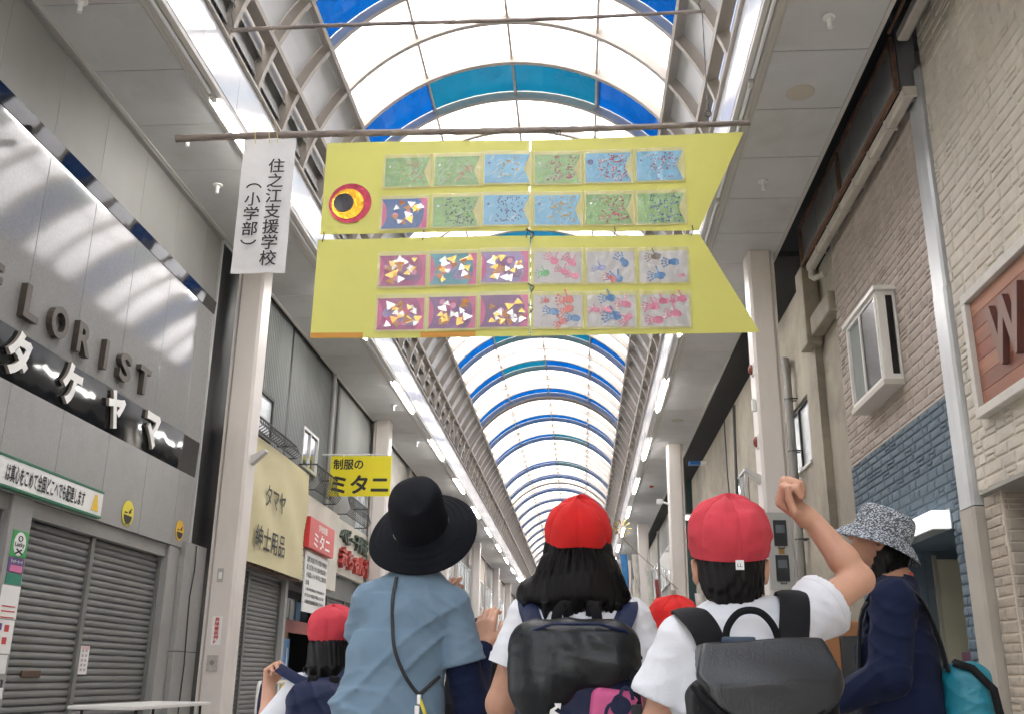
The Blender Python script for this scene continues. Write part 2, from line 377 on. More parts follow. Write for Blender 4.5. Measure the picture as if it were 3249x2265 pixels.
def window(parent, x, y0, y1, z0, z1, s, glass, fm=None, split=True, fw=.045):
    fm = fm or Malu
    w = MB(); a, b = sorted((x, x+s*.06))
    for q in ((y0, y1, z0, z0+fw), (y0, y1, z1-fw, z1), (y0, y0+fw, z0+fw, z1-fw), (y1-fw, y1, z0+fw, z1-fw)): w.box(a, b, *q)
    if split: w.box(a+.004, b-.006, (y0+y1)/2-fw/2, (y0+y1)/2+fw/2, z0+fw, z1-fw)
    o = w.build('window', fm, parent)
    ym = (y0+y1)/2
    for c, d in (((y0+fw, ym), (ym, y1-fw)) if split else ((y0+fw, y1-fw),)):
        MB().box(min(x+s*.015, x+s*.025), max(x+s*.015, x+s*.025), c, d, z0+fw, z1-fw).build('pane', glass, o)
    return o
def corrugated(name, x, y0, y1, z0, z1, s, m, parent, pitch=.085, d=.016):
    pts = []; n = int((y1-y0)/pitch)
    for i in range(n+1):
        y = y0+(y1-y0)*i/n; q = (y1-y0)/n
        pts += [(x, y), (x, y+q*.55), (x+s*d, y+q*.66), (x+s*d, y+q*.92)]
    pts = [p for p in pts if p[1] <= y1+1e-6]
    mb = MB().grid([[(p[0], p[1], z0) for p in pts], [(p[0], p[1], z1) for p in pts]])
    return mb.build(name, m, parent, fix=False)
def rail(parent, x, y0, y1, z0, z1, s, m, n=None, bulge=.08):
    r = MB(); out = x+s*.32
    r.tube([(x, y0, z1), (out, y0, z1), (out, y1, z1), (x, y1, z1)], .016, 6)
    r.tube([(x, y0, z0), (out, y0, z0), (out, y1, z0), (x, y1, z0)], .012, 6)
    ro = r.build('balcony_rail', m, parent)
    n = n or int((y1-y0)/.11)
    b = MB().tube([(0, 0, z1), (s*bulge*.3, 0, z1-(z1-z0)*.35), (s*bulge, 0, z0+(z1-z0)*.25), (0, 0, z0)], .008, 5).mesh('baluster', m)
    for i in range(n+1): link('baluster', b, ro, (out, y0+(y1-y0)*i/n, 0))
    return ro
# ------------------------------------------------------------------ florist (left, nearest)
LX = -4.79
Mgran = mat('polished_granite', (.265, .262, .26), .07, .10, 45, wave=.0014, wvs=1.4, spec=.6)
Mgran2 = mat('honed_granite', (.30, .297, .29), .34, .12, 60, wave=.0012, wvs=2, stain=((.20, .19, .175), .4, 2.2))
Mgranm = mat('grey_board', (.225, .22, .21), .6, .08, 2)
Mlet = mat('bronze_letter', (.085, .07, .058), .4, .1, 8, metal=.5)
Mletw = mat('white_letter', (.82, .82, .80), .3)
fl = thing('florist_shop', 'closed florist front of polished grey stone with raised lettering and grey shutters', 'building', (0, 0, 0))
ys = [7.72-.92*k for k in range(12, 0, -1)]+[7.72, 8.62, 9.56, 10.50, 11.42, 11.92]
for a, b in zip(ys, ys[1:]):
    MB().cbox(LX-.04, LX, a+.003, b-.003, 3.775, 5.50, .003).build('stone_panel', Mgran, fl)
    MB().cbox(LX-.04, LX-.002, a+.003, b-.003, 2.44, 3.325, .003).build('stone_panel', Mgran2, fl)
    MB().box(LX-.04, LX-.01, a+.002, b-.002, 5.675, 6.598).build('upper_board', Mgranm, fl)
MB().box(LX-.3, LX-.045, ys[0], 11.92, 2.44, 6.6).build('wall', mat('joint_dark', (.05, .05, .05), .8), fl)
MB().prism([(LX-.04, 5.505), (LX+.004, 5.505), (LX+.02, 5.67), (LX-.04, 5.67)], ys[0], 11.92, 'y').build('black_strip', Mblack, fl)
MB().prism([(LX-.04, 3.33), (LX-.012, 3.33), (LX+.003, 3.77), (LX-.04, 3.77)], ys[0], 11.92, 'y').build('black_band', Mblack, fl)
MB().box(LX-.02, LX+.05, ys[0], 11.9, 6.56, 6.598).build('cornice_trim', Mgran2, fl)
MB().box(LX-.2, LX-.03, 11.92, 12.9, 0.0, 6.6).build('dark_return', Mblk, fl)
MB().box(LX-.2, LX+.02, 11.925, 11.96, 2.44, 6.59).build('edge_strip', Malu, fl)
for c, y, w in (('F', 7.12, .26), ('L', 7.73, .24), ('O', 8.21, .3), ('R', 8.68, .26), ('I', 9.14, .07), ('S', 9.58, .26), ('T', 10.06, .27)):
    text(c, (LX, y, 4.04), YP, ZP, w, .30, [Mlet, Mlet], fl, 'letter', .06, .03)
for c, y, w in (('タ', 7.70, .36), ('ケ', 8.62, .36), ('ヤ', 9.55, .38), ('マ', 10.46, .36)):
    text(c, (LX+.005, y, 3.575), YP, ZP, w, .40, [Mletw, mat('letter_side_brown', (.24, .21, .18), .5)], fl, 'letter', .032, .05)
# ground floor: piers, lintel, shutters
MB().box(LX-.5, LX-.05, ys[0], 12.35, 2.30, 2.438).build('lintel', Mgran2, fl)
MB().cbox(LX-.42, LX-.01, 8.05, 8.38, 0, 2.435, .004).build('pier', Mgran2, fl)
MB().cbox(LX-.42, LX-.012, 11.40, 11.72, 0, 2.436, .004).build('pier', Mgran2, fl)
MB().cbox(LX-.42, LX+.05, 11.73, 12.42, 1.25, 2.52, .006).build('pier', Mgran2, fl)
MB().cbox(LX-.42, LX+.05, 11.73, 12.42, 0, 1.243, .006).build('pier', Mgran2, fl)
shutter(fl, LX-.14, [(8.38, 9.73), (9.73, 11.40)], 2.28, 1)
shutter(fl, LX-.14, [(5.6, 6.9), (6.9, 8.04)], 2.28, 1)
MB().tube([(LX+.058, 12.05, 2.5), (LX+.06, 12.06, 2.2), (LX+.058, 12.0, 1.9), (LX+.06, 12.02, 1.5), (LX+.058, 12.06, 1.1), (LX+.06, 12.03, .6), (LX+.06, 12.03, 0)], .008, 5).build('cable', Miron, fl)
# flat signs and stickers on the florist
sg = thing('slogan_sign', 'long white sign with brush lettering above the florist shutters', 'sign', (LX, 8.3, 2.47))
MB().cbox(.002, .05, -1.9, 1.20, 0, .225, .004).build('board', Mwhite, sg)
MB().box(.0, .055, -1.9, 1.205, .226, .245).build('green_edge', mat('green_paint', (.02, .16, .08), .5), sg)
MB().box(.0, .055, -1.9, 1.205, -.02, -.001).build('green_edge', MATS['green_paint'], sg)
text('は真心をこめて全国どこへでも配達します', (.054, .15, .11), YP, ZP, 1.36, .150, Mink, sg, bold=.02)
mb = MB(); mb.prism([(.98, .035), (1.12, .035), (1.105, .08), (1.07, .19), (1.03, .19), (.995, .08)], .052, .056, 'x')
mb.build('yellow_bell_mark', mat('gold_yellow', (.75, .48, .04), .5), sg)
Myel = mat('sticker_yellow', (.72, .62, .05), .45); Mora = mat('sticker_orange', (.70, .42, .03), .45)
for y, z, r, m, lb in ((10.18, 2.61, .135, Myel, 'larger yellow round sticker with black mark on the florist wall'), (11.6, 2.63, .12, Mora, 'smaller amber round sticker with black mark beside the florist edge')):
    st = thing('round_sticker', lb, 'sticker', (LX+.001, y, z), 'round stickers on the florist wall')
    MB().prism([(r*math.cos(2*math.pi*i/28), r*math.sin(2*math.pi*i/28)) for i in range(28)], .0, .006, 'x').build('disc', m, st)
    mb = MB(); mb.prism([(r*.72*math.cos(t), r*.72*math.sin(t)-.012) for t in [rad(a) for a in range(185, 356, 12)]], .0065, .009, 'x')
    mb.prism([(-.62*r, .1*r), (-.1*r, .08*r), (-.15*r, .0), (-.6*r, -.05*r)], .0065, .009, 'x')
    mb.prism([(.05*r, .12*r), (.4*r, .4*r), (.62*r, .45*r), (.45*r, .25*r), (.5*r, .12*r), (.2*r, -.02*r)], .0065, .009, 'x')
    mb.build('black_mark', Mink, st)
    if y < 11: text('JFTD', (.008, 0, -.87*r), YP, ZP, .12, .026, Mink, st, 'lettering', bold=.02)
# stickers on the pier
def poster(name, label, x, y0, y1, z0, z1, m, cat='poster', s=1, th=.004, group=None):
    p = thing(name, label, cat, (x, (y0+y1)/2, z0), group)
    MB().box(min(0, s*th), max(0, s*th), -(y1-y0)/2, (y1-y0)/2, 0, z1-z0).build('sheet', m, p); return p
Mgrn = mat('sticker_green', (.05, .34, .10), .4); Mpur = mat('sticker_purple', (.10, .07, .20), .45); Mpink = mat('sticker_pink', (.62, .18, .35), .45)
px = LX-.009
p = poster('card_sticker', 'green sticker with black mark in a white oval on the florist pier', px, 8.12, 8.37, 1.93, 2.15, Mgrn, 'sticker')
mb = MB(); mb.disc((.005, 0, .11), YP, ZP, .095, .1, 24); mb.build('white_oval', Mwhite, p)
text('Lucky', (.007, 0, .10), YP, ZP, .15, .045, Mink, p, bold=.03); mb = MB()
mb.prism([(-.06, .03), (-.045, .02), (.05, .06), (.04, .07)], .006, .008, 'x'); mb.prism([(.06, .03), (.045, .02), (-.05, .06), (-.04, .07)], .0085, .0105, 'x')
for t in range(10):
    a = rad(t*36); mb.tube([(.007, math.cos(a)*.032, .155+math.sin(a)*.022), (.007, math.cos(a+.63)*.032, .155+math.sin(a+.63)*.022)], .004, 4)
mb.build('emblem', Mink, p)
p = poster('card_sticker', 'dark purple and pink card sticker below the green oval sticker', px, 8.12, 8.36, 1.80, 1.92, Mpur, 'sticker')
MB().box(.005, .007, -.09, .1, .005, .06).build('pink_bar', Mpink, p); text('ラッキーカード', (.0065, 0, .09), YP, ZP, .18, .03, Mwhite, p, bold=.02)
poster('green_sticker', 'small plain teal green sticker on the florist pier', px, 8.12, 8.36, 1.70, 1.79, mat('teal_print', (.03, .22, .15), .45), 'sticker')
p = poster('notice_sheet', 'white notice with red stripes on the florist pier', px, 8.09, 8.37, 1.42, 1.69, Mwhite)
for z in (.0, .05, .09): MB().box(.005, .007, -.1, .1, z+.004, z+.014).build('red_stripe', Mred, p)
p = poster('payment_sheet', 'white sheet of small red and blue payment logos on the florist pier', px, 8.08, 8.36, 1.14, 1.41, Mwhite)
for i, (yy, zz, m) in enumerate(((-.08, .2, Mpur), (.03, .19, Mred), (-.09, .11, Mpur), (.02, .09, Mred), (-.09, .02, mat('rust_red_print', (.4, .1, .05), .5)))): MB().box(.005, .007, yy-.03, yy+.035, zz-.015, zz+.04).build('logo', m, p)
poster('blank_sheet', 'plain white sheet low on the florist pier', px, 8.09, 8.34, .98, 1.13, Mwhite)
p = thing('key_box', 'small padlock box hanging on the florist pier', 'lock box', (px, 8.27, .78)); MB().cbox(0, .03, -.03, .04, 0, .09, .006).build('box', Mwhite, p); MB().tube([(.015, -.015, .085), (.015, -.015, .15), (.015, .025, .15), (.015, .025, .085)], .008, 6).build('shackle', Miron, p)
p = poster('shutter_notice', 'narrow white notice taped to the florist shutter', LX-.115, 9.80, 9.98, .98, 1.25, mat('notice_paper', (.78, .74, .73), .6))
for r in range(5):
    for c in range(2): MB().box(.005, .006, -.06+c*.07, -.02+c*.07, .03+r*.045, .055+r*.045).build('print_block', mat('grey_print', (.45, .42, .42), .6), p)
MB().box(.005, .006, -.07, .07, .235, .262).build('print_band', mat('pale_pink_print', (.72, .45, .45), .6), p)
p = thing('mail_slot', 'brown mail slot in the florist shutter', 'mail slot', (LX-.12, 8.95, .95)); MB().cbox(-.01, .012, -.16, .16, 0, .06, .005).build('flap', mat('brown_paint', (.10, .06, .035), .6, .2, 8), p)
# ------------------------------------------------------------------ menswear and uniform shops (left, grey corrugated upstairs)
Mcorr = mat('grey_corrugated', (.19, .20, .195), .5, .12, 1.0, .05, 60, stretch=(1, 1, .25), stain=((.11, .11, .105), .5, 1.4))
Mcanv = mat('yellow_canvas', (.58, .52, .31), .55, .05, 2, .1, 90, wave=.012, wvs=1.6)
Mboard = mat('cream_board', (.62, .59, .52), .5, .06, 2, stain=((.35, .30, .24), .4, 1.6))
def house_core(label, y0, y1, zt, m, name='shop_house', x=LX, s=1, dep=3.5):
    h = thing(name, label, 'building', (0, 0, 0))
    a, b = sorted((x-s*.06, x-s*dep)); MB().box(a, b, y0, y1, 2.45, zt).build('wall', m, h)
    a, b = sorted((x-s*.9, x-s*dep)); MB().box(a, b, y0, y1, 0, 2.45).build('rear_wall', mat('shop_dark', (.05, .045, .04), .7), h)
    return h
h = house_core('menswear shop with yellow canvas sign and grey corrugated upper wall', 12.95, 16.45, 7.55, Mcorr)
corrugated('cladding', LX-.055, 12.95, 15.55, 4.2, 6.9, 1, Mcorr, h); corrugated('cladding', LX-.055, 15.65, 16.45, 4.2, 6.9, 1, Mcorr, h)
MB().box(LX-.09, LX-.04, 15.56, 15.64, 4.2, 6.9).build('joint_strip', Mblk, h)
window(h, LX-.05, 13.35, 14.75, 4.42, 5.12, 1, Mfrost, Miron, False); rail(h, LX-.04, 13.2, 15.2, 4.28, 4.48, 1, Miron)
shutter(h, LX-.12, [(13.0, 14.55), (14.55, 16.2)], 2.50, 1)
MB().box(LX-.16, LX+.0, 16.2, 16.32, 0, 2.6).build('door_post', mat('grey_post', (.36, .37, .37), .4, .05, 4), h)
c = thing('canvas_sign', 'pale yellow canvas shop sign laced to a frame', 'sign', (LX, 14.9, 2.5))
rows = []
for i in range(13):
    z = 1.77*i/12; rows.append([(.16+.025*math.sin(j*.9+i*.7)*math.sin(math.pi*i/12)+.02*math.sin(math.pi*j/16), -1.9+3.5*j/16, z) for j in range(17)])
mb = MB().grid(rows); mb.build('canvas', Mcanv, c, True)
MB().box(.01, .13, -1.9, 1.6, -.03, 1.78).build('frame_box', Mrust, c)
for i in range(30):
    y = -1.85+3.4*i/29
    for z in (0, 1.77): MB().tube([(.165, y, z-.03), (.15, y+.04, z+.035)], .006, 4).build('lacing', Miron, c)
for i in range(16): MB().tube([(.17, 1.575, .08+i*.105), (.10, 1.61, .12+i*.105)], .006, 4).build('lacing', Miron, c)
text('タマヤ', (.2, -.32+.05, 1.02), YP, ZP, 1.0, .32, Mink, c, bold=.012); text('紳士用品', (.2, -.35, .38), YP, ZP, 1.45, .34, Mink, c, bold=.012)
h = house_core('school uniform shop with cream sign board, wooden door and laundry rail upstairs', 16.45, 19.12, 7.55, Mcorr)
corrugated('cladding', LX-.055, 16.45, 19.12, 3.9, 6.9, 1, Mcorr, h)
window(h, LX-.05, 15.95+.55, 17.5, 4.44, 5.15, 1, Mwin, Malu); rail(h, LX-.04, 16.5, 18.0, 4.02, 4.46, 1, Miron)
MB().tube([(LX+.05, 18.15, 2.5), (LX+.05, 18.15, 6.6)], .045, 10).build('drain_pipe', mat('grey_pipe', (.33, .33, .32), .5, .1, 5), h, True)
for k in range(3): MB().tube([(LX+.03, 18.45+.05*k, 4.2), (LX+.05, 18.5+.03*k, 5), (LX+.04, 18.55+.04*k, 6.6)], .012, 5).build('cable', Miron, h)
MB().cbox(LX-.05, LX+.10, 16.5, 19.1, 2.52, 3.98, .01).build('sign_board', Mboard, h)
MB().box(LX-.5, LX-.42, 16.4, 19.1, 2.3, 2.5).build('transom_head', Mblk, h)
MB().box(LX-.45, LX-.40, 16.4, 19.1, 1.95, 2.3).build('transom_glass', Mwin, h)
for i, (y, m) in enumerate(((17.0, mat('tan_card', (.40, .28, .16), .7)), (17.55, mat('green_card', (.30, .36, .20), .7)), (18.0, Mwin), (18.4, mat('blue_card', (.12, .25, .42), .6)))): MB().box(LX-.398, LX-.39, y-.14, y+.14, 1.93, 2.28).build('window_card', m, h)
MB().box(LX-.46, LX-.34, 16.38, 19.1, 1.72, 1.93).build('pink_beam', mat('faded_pink', (.42, .17, .16), .6, .1, 4), h)
MB().cbox(LX-.42, LX-.36, 16.38, 17.75, 0, 1.72, .006).build('door', mat('brown_wood', (.26, .12, .04), .5, .35, 3, .1, 50, stretch=(1, 6, .5)), h)
for y, z in ((16.95, .85), (17.05, .83), (17.2, 1.25)): MB().box(LX-.359, LX-.357, y, y+.03, z, z+.05).build('tape_mark', Mwhite, h)
p = poster('tourist_poster', 'blue and yellow poster beside the brown wooden door', LX-.35, 17.5, 17.85, .7, 1.6, mat('blue_poster', (.10, .28, .60), .4, .6, 2.5))
MB().box(.005, .007, -.17, .17, .02, .22).build('yellow_band', mat('poster_yellow', (.75, .60, .08), .5), p); MB().box(.005, .007, .02, .07, .3, .75).build('title_strip', Mwhite, p)
r = thing('uniform_sign', 'red box sign with white lettering on the cream board', 'sign', (LX+.101, 17.5, 3.07))
MB().cbox(0, .1, -.86, .88, 0, .52, .008).build('box', mat('sign_red', (.62, .05, .045), .35, .03, 2), r)
text('学校制服', (.104, .02, .40), YP, ZP, .62, .12, Mletw, r, bold=.01); text('ミタニ', (.104, .0, .17), YP, ZP, 1.1, .25, Mletw, r, bold=.02)
n = thing('list_board', 'white board printed with rows of small black characters below the red sign', 'sign', (LX+.11, 17.55, 2.02))
MB().box(0, .025, -.78, .72, 0, 1.0).build('board', Mwhite, n)
rr = random.Random(5); rws = ((.86, .1, 13), (.73, .09, 13), (.60, .09, 13), (.47, .08, 2), (.36, .05, 12), (.26, .06, 12), (.15, .07, 12), (.04, .05, 2))
for z, hh, kk in rws:
    s_ = ''.join(rr.choice('年月日時分校区中小学東西南北立大町村市川田山本林森木組式入学制服体操上下用品電話番') for _ in range(kk))
    s_ = s_
    w_ = 1.38*kk/13; text(s_, (.027, -.70+w_/2 if z > .05 else .55, z+.02), YP, ZP, w_, hh, Mink, n, bold=.012)
h = house_core('baby clothes shop with raised green and red lettering', 19.12, 22.2, 7.55, Mcorr)
corrugated('cladding', LX-.055, 19.14, 22.2, 3.9, 6.9, 1, mat('pale_corrugated', (.30, .31, .30), .5, .1, 1, stretch=(1, 1, .3)), h)
window(h, LX-.05, 20.9, 22.0, 3.95, 4.9, 1, Mfrost, Malu); rail(h, LX-.04, 18.9, 20.8, 3.98, 4.38, 1, Miron)
MB().cbox(LX-.05, LX+.06, 19.18, 22.15, 2.9, 3.95, .01).build('sign_board', Mboard, h)
Mdg = mat('dark_green_letter', (.07, .10, .075), .5); Mrl = mat('red_letter', (.42, .06, .05), .45)
text('ベビー子供服', (LX+.06, 20.55, 3.66), YP, ZP, 2.5, .34, [Mdg, Mdg], h, 'letters', .07, .02); text('赤ちゃんや', (LX+.06, 20.65, 3.22), YP, ZP, 2.7, .42, [Mrl, Mrl], h, 'letters', .09, .03)
shutter(h, LX-.12, [(19.25, 20.7), (20.7, 22.15)], 2.88, 1)
# ------------------------------------------------------------------ hanging yellow sign over the walk
hs = thing('hanging_sign', 'bright yellow hanging flag sign with bold black lettering', 'sign', (-4.08, 18, 4.17))
MB().prism([(-.575, 0), (.575, 0), (.575, .76), (-.575, .76)], -.012, .012, 'y').build('flag', mat('flag_yellow', (.80, .70, .02), .5, .04, 2, wave=.01, wvs=2), hs)
MB().box(-.85, .45, -.014, .014, .775, .80).build('bar', mat('white_bar', (.72, .72, .72), .4), hs)
for x in (-.35, .2): MB().box(x, x+.03, -.013, .013, .75, .80).build('clip', Mwhite, hs)
text('制服の', (-.24, -.014, .60), XP, ZP, .56, .19, Mink, hs, bold=.03); text('ミタニ', (0, -.014, .22), XP, ZP, 1.06, .33, Mink, hs, bold=.035)
# ------------------------------------------------------------------ column fittings (left)
t = thing('switch_plate', 'small grey switch plate high on the near left column', 'switch', (-4.52, 12.396, 2.1)); MB().cbox(-.04, .04, -.008, .003, 0, .17, .004).build('plate', mat('plate_grey', (.40, .39, .36), .4), t); MB().box(-.02, .02, -.014, -.009, .04, .12).build('rocker', Mwhite, t)
t = thing('column_notice', 'white strip notice with red lettering on the near left column', 'notice', (-4.50, 12.397, 1.34)); MB().box(-.06, .06, -.003, .002, 0, .34).build('sheet', Mwhite, t)
text('昇\n降\n看\n板\n押\nP', (0, -.005, .17), XP, ZP, .06, .31, Mred, t, bold=.03)
t = thing('outlet_plate', 'worn grey outlet plate under the red notice on the left column', 'outlet', (-4.51, 12.397, 1.03)); MB().cbox(-.07, .07, -.02, .002, 0, .19, .008).build('plate', mat('plate_worn', (.46, .43, .40), .5, .2, 20), t); MB().disc((0, -.022, .1), XP, ZP, .03, .03).build('socket', mat('socket_grey', (.25, .23, .21), .6), t)
t = thing('spot_bracket', 'small triangular lamp bracket on the left column', 'lamp', (-4.33, 12.6, 3.72)); mb = MB(); mb.prism([(0, .03), (.18, .12), (.20, .09), (.03, -.07), (0, -.08)], -.06, .06, 'y'); mb.build('shade', mat('bracket_grey', (.55, .54, .52), .4), t)
# ------------------------------------------------------------------ folding table and white rail (left)
tb = thing('folding_table', 'white folding table with black legs by the florist', 'table', (-4.05, 9.5, 0))
MB().cbox(-.3, .3, -.9, .9, .70, .73, .008).build('top', mat('table_white', (.74, .73, .70), .35, .03, 5), tb)
for sx in (-.24, .24):
    for sy in (-.75, .75): MB().tube([(sx, sy, .7), (sx, sy*1.03, .35), (sx, sy*1.05, 0)], .014, 6).build('leg', Mblk, tb)
MB().tube([(-.24, -.76, .12), (.24, -.76, .12)], .012, 6).build('stretcher', Mblk, tb); MB().tube([(-.24, .76, .12), (.24, .76, .12)], .012, 6).build('stretcher', Mblk, tb)
MB().tube([(.24, -.75, .66), (.24, .1, .4)], .01, 5).build('brace', Mblk, tb)
rl = thing('white_rail', 'white tubular barrier in front of the menswear shutter', 'barrier', (-4.2, 14.2, 0))
Mwr = mat('white_tube', (.78, .77, .74), .35, .04, 6)
MB().tube([(0, -.9, 0), (0, -.9, .84), (0, -.85, .9), (0, .62, .9), (0, .72, .86), (0, .75, .76), (0, .75, 0)], .022, 8).build('frame', Mwr, rl, True)
for z in (.62, .45): MB().tube([(0, -.9, z), (0, .75, z)], .014, 6).build('crossbar', Mwr, rl, True)
MB().tube([(0, 0, .9), (0, 0, 0)], .016, 6).build('post', Mwr, rl, True)
# ------------------------------------------------------------------ farther shops, left
Rf = random.Random(11)
far_cols = [(.42, .40, .36), (.35, .30, .25), (.50, .47, .42), (.24, .22, .21), (.46, .42, .37), (.30, .29, .28), (.48, .45, .42), (.40, .37, .35)]
def far_shop(x, s, y0, y1, col, label, sgn_col, sgn_txt=None, upper=4.1):
    m = mat(f'stucco_{round(col[0]*100)}_{round(col[2]*100)}', col, .7, .12, 1.5, .1, 40, stain=((col[0]*.5, col[1]*.48, col[2]*.45), .5, 1.2))
    h = house_core(label, y0+.02, y1-.02, 7.5, m, x=x, s=s)
    a, b = sorted((x-s*.06, x+s*.12)); MB().cbox(a, b, y0+.15, y1-.15, 2.75, 3.55, .01).build('sign_board', mat('board_%d' % round(sgn_col[0]*100+sgn_col[2]*10), sgn_col, .5, .06, 3), h)
    L = y1-y0; n = max(1, int(L/2.6))
    for i in range(n):
        ya = y0+.5+(L-1)*i/n; yb = y0+.5+(L-1)*(i+1)/n-.4
        w = window(h, x-s*.055, ya, yb, upper+.1, upper+1.35, s, Mwin if Rf.random() < .5 else Mfrost, Malu)
    if Rf.random() < .7: shutter(h, x-s*.2, [(y0+.2+(L-.4)*i/n, y0+.2+(L-.4)*(i+1)/n) for i in range(n)], 2.45, s)
    else:
        a, b = sorted((x-s*.25, x-s*.3)); MB().box(a, b, y0+.2, y1-.2, 0, 2.5).build('shop_glass', Mwin, h)
        for i in range(n+1):
            yy = y0+.2+(L-.4)*i/n; a, b = sorted((x-s*.2, x-s*.26)); MB().box(a, b, yy-.04, yy+.04, 0, 2.52).build('mullion', Malu, h)
    a, b = sorted((x-s*.06, x+s*.02)); MB().box(a, b, y0+.02, y0+.14, 0, 7.0).build('pilaster', m, h); MB().box(a, b, y1-.14, y1-.02, 0, 7.0).build('pilaster', m, h)
    return h
ly = [22.2, 27.5, 33.5, 38.6, 44.8, 51, 57.5, 65, 74, 84, 96]
llab = ['stucco shop house just past the baby clothes shop', 'brown faced shop house behind the blue shirted adult', 'pale shop house two doors past the baby clothes shop', 'dark fronted shop house midway along the left side', 'cream shop house midway along the left side', 'grey shop house in the far left row', 'pale far shop house on the left, third from the end', 'tan far shop house on the left, second from the end', 'grey far house closing the left row', 'last house of the left row']
for i in range(len(ly)-1):
    far_shop(LX, 1, ly[i], ly[i+1], far_cols[i % 8], llab[i], [(.5, .46, .4), (.3, .08, .07), (.55, .52, .48), (.12, .2, .16), (.5, .4, .2)][i % 5])
# plain house fronts continue behind the camera
for s, x in ((1, LX), (-1, 3.3)):
    far_shop(x, s, -14, -3.4, (.38, .36, .33), 'plain stucco house behind the viewpoint on the '+('left' if s > 0 else 'right'), (.45, .43, .4))
# ------------------------------------------------------------------ right side: stone-faced fronts
RX = 3.3
Mmort_c = mat('mortar_cream', (.60, .545, .455), .8, .08, 6)
Mst_c = mat('stone_cream', (.57, .53, .455), .75, .12, 2.5, .35, 45, stain=((.40, .36, .29), .45, 1.3), stretch=(1, 1, .5))
Mst_p = mat('stone_pinkish', (.40, .345, .305), .75, .14, 3, .35, 45, stain=((.27, .22, .19), .45, 1.6), stretch=(1, 1, .5))
Mmort_p = mat('mortar_pale', (.54, .475, .415), .8, .08, 6)
Mst_b = mat('stone_blue_paint', (.095, .14, .18), .55, .10, 4, .3, 45)
SM = {}
def stone_mesh(m, k):
    key = m.name, k
    if key not in SM:
        r = random.Random(k*17+3); v = []
        for (y, z) in ((0, 0), (1, 0), (1, 1), (0, 1)):
            j = lambda: r.uniform(-.02, .02)
            v.append((0, y+j()*.4, z+j()*.8))
        for (y, z) in ((.07, .12), (.93, .12), (.93, .88), (.07, .88)):
            v.append((-1-r.uniform(-.25, .3), y+r.uniform(-.03, .03), z+r.uniform(-.05, .05)))
        v.append((-1.25-r.uniform(0, .3), .5+r.uniform(-.15, .15), .5))
        f = [(0, 1, 5, 4), (1, 2, 6, 5), (2, 3, 7, 6), (3, 0, 4, 7), (4, 5, 8), (5, 6, 8), (6, 7, 8), (7, 4, 8)]
        SM[key] = MB().add(v, f).mesh('stone', m)
    return SM[key]
def stones(parent, x, y0, y1, z0, z1, m, seed, holes=(), limit=300, ch=(.085, .125), axis='y', yc=None, proud=.011, rest=None):
    """random-coursed stone facing: each stone its own piece, nearest ones first, the rest joined"""
    r = random.Random(seed); out = []; z = z0
    while z < z1-.03:
        h = min(r.uniform(*ch), z1-z)
        if z1-z-h < .05: h = z1-z
        y = y0-r.uniform(0, .2)
        while y < y1:
            L = r.choice((.14, .2, .26, .32, .38))*r.uniform(.85, 1.1)
            a, b = max(y, y0), min(y+L, y1)
            if b-a > .03:
                if L < .23 and r.random() < .3: out += [(a, b, z, z+h*.5), (a, b, z+h*.5, z+h)]
                else: out.append((a, b, z, z+h))
            y += L
        z += h
    g = .0055; keep = []
    for a, b, c, d in out:
        bad = False
        for (p, q, u, w) in holes:
            if a < q and b > p and c < w and d > u:
                if p-a > .05 and (c+d)/2 > u and (c+d)/2 < w: b = p
                elif b-q > .05 and (c+d)/2 > u and (c+d)/2 < w: a = q
                else: bad = True
        if not bad: keep.append((a, b, c, d))
    keep.sort(key=lambda t: (t[0]-6.5)**2+(t[2]-3.5)**2*.5)
    mbr = rest or MB()
    for i, (a, b, c, d) in enumerate(keep):
        me = stone_mesh(m, r.randrange(10))
        sy, sz = b-a-2*g, d-c-2*g
        if i < limit:
            o = link('stone', me, parent)
            if axis == 'y': o.location = (x, a+g, c+g); o.scale = (proud, sy, sz)
            else: o.location = (b-g, x, c+g); o.rotation_euler.z = math.pi/2; o.scale = (proud, sy, sz)
        else:
            mbr.add([(x+v.co.x*proud, a+g+v.co.y*sy, c+g+v.co.z*sz) for v in me.vertices], [tuple(p.vertices) for p in me.polygons])
    if mbr.v and rest is None:
        o = mbr.build('far_stones', m, parent); o['kind'] = 'stuff'
# --- cream stone house (nearest right)
ca = thing('cream_stone_shop', 'cream stone-faced shop front with wooden sign at the right edge', 'building')
MB().box(RX+.002, RX+4, -3.3, 8.35, 2.48, 7.6).build('wall', Mmort_c, ca)
stones(ca, RX+.002, 5.2, 8.34, 2.49, 7.3, Mst_c, 4, holes=((6.0, 7.98, 3.05, 4.05),), limit=290)
rest = MB(); stones(ca, RX+.002, -3.3, 5.2, 2.49, 7.3, Mst_c, 5, limit=0, ch=(.12, .2))
MB().box(RX-.04, RX+.3, -3.3, 8.20, 2.455, 2.485).build('ledge', mat('ledge_metal', (.33, .31, .28), .5, .1, 5), ca)
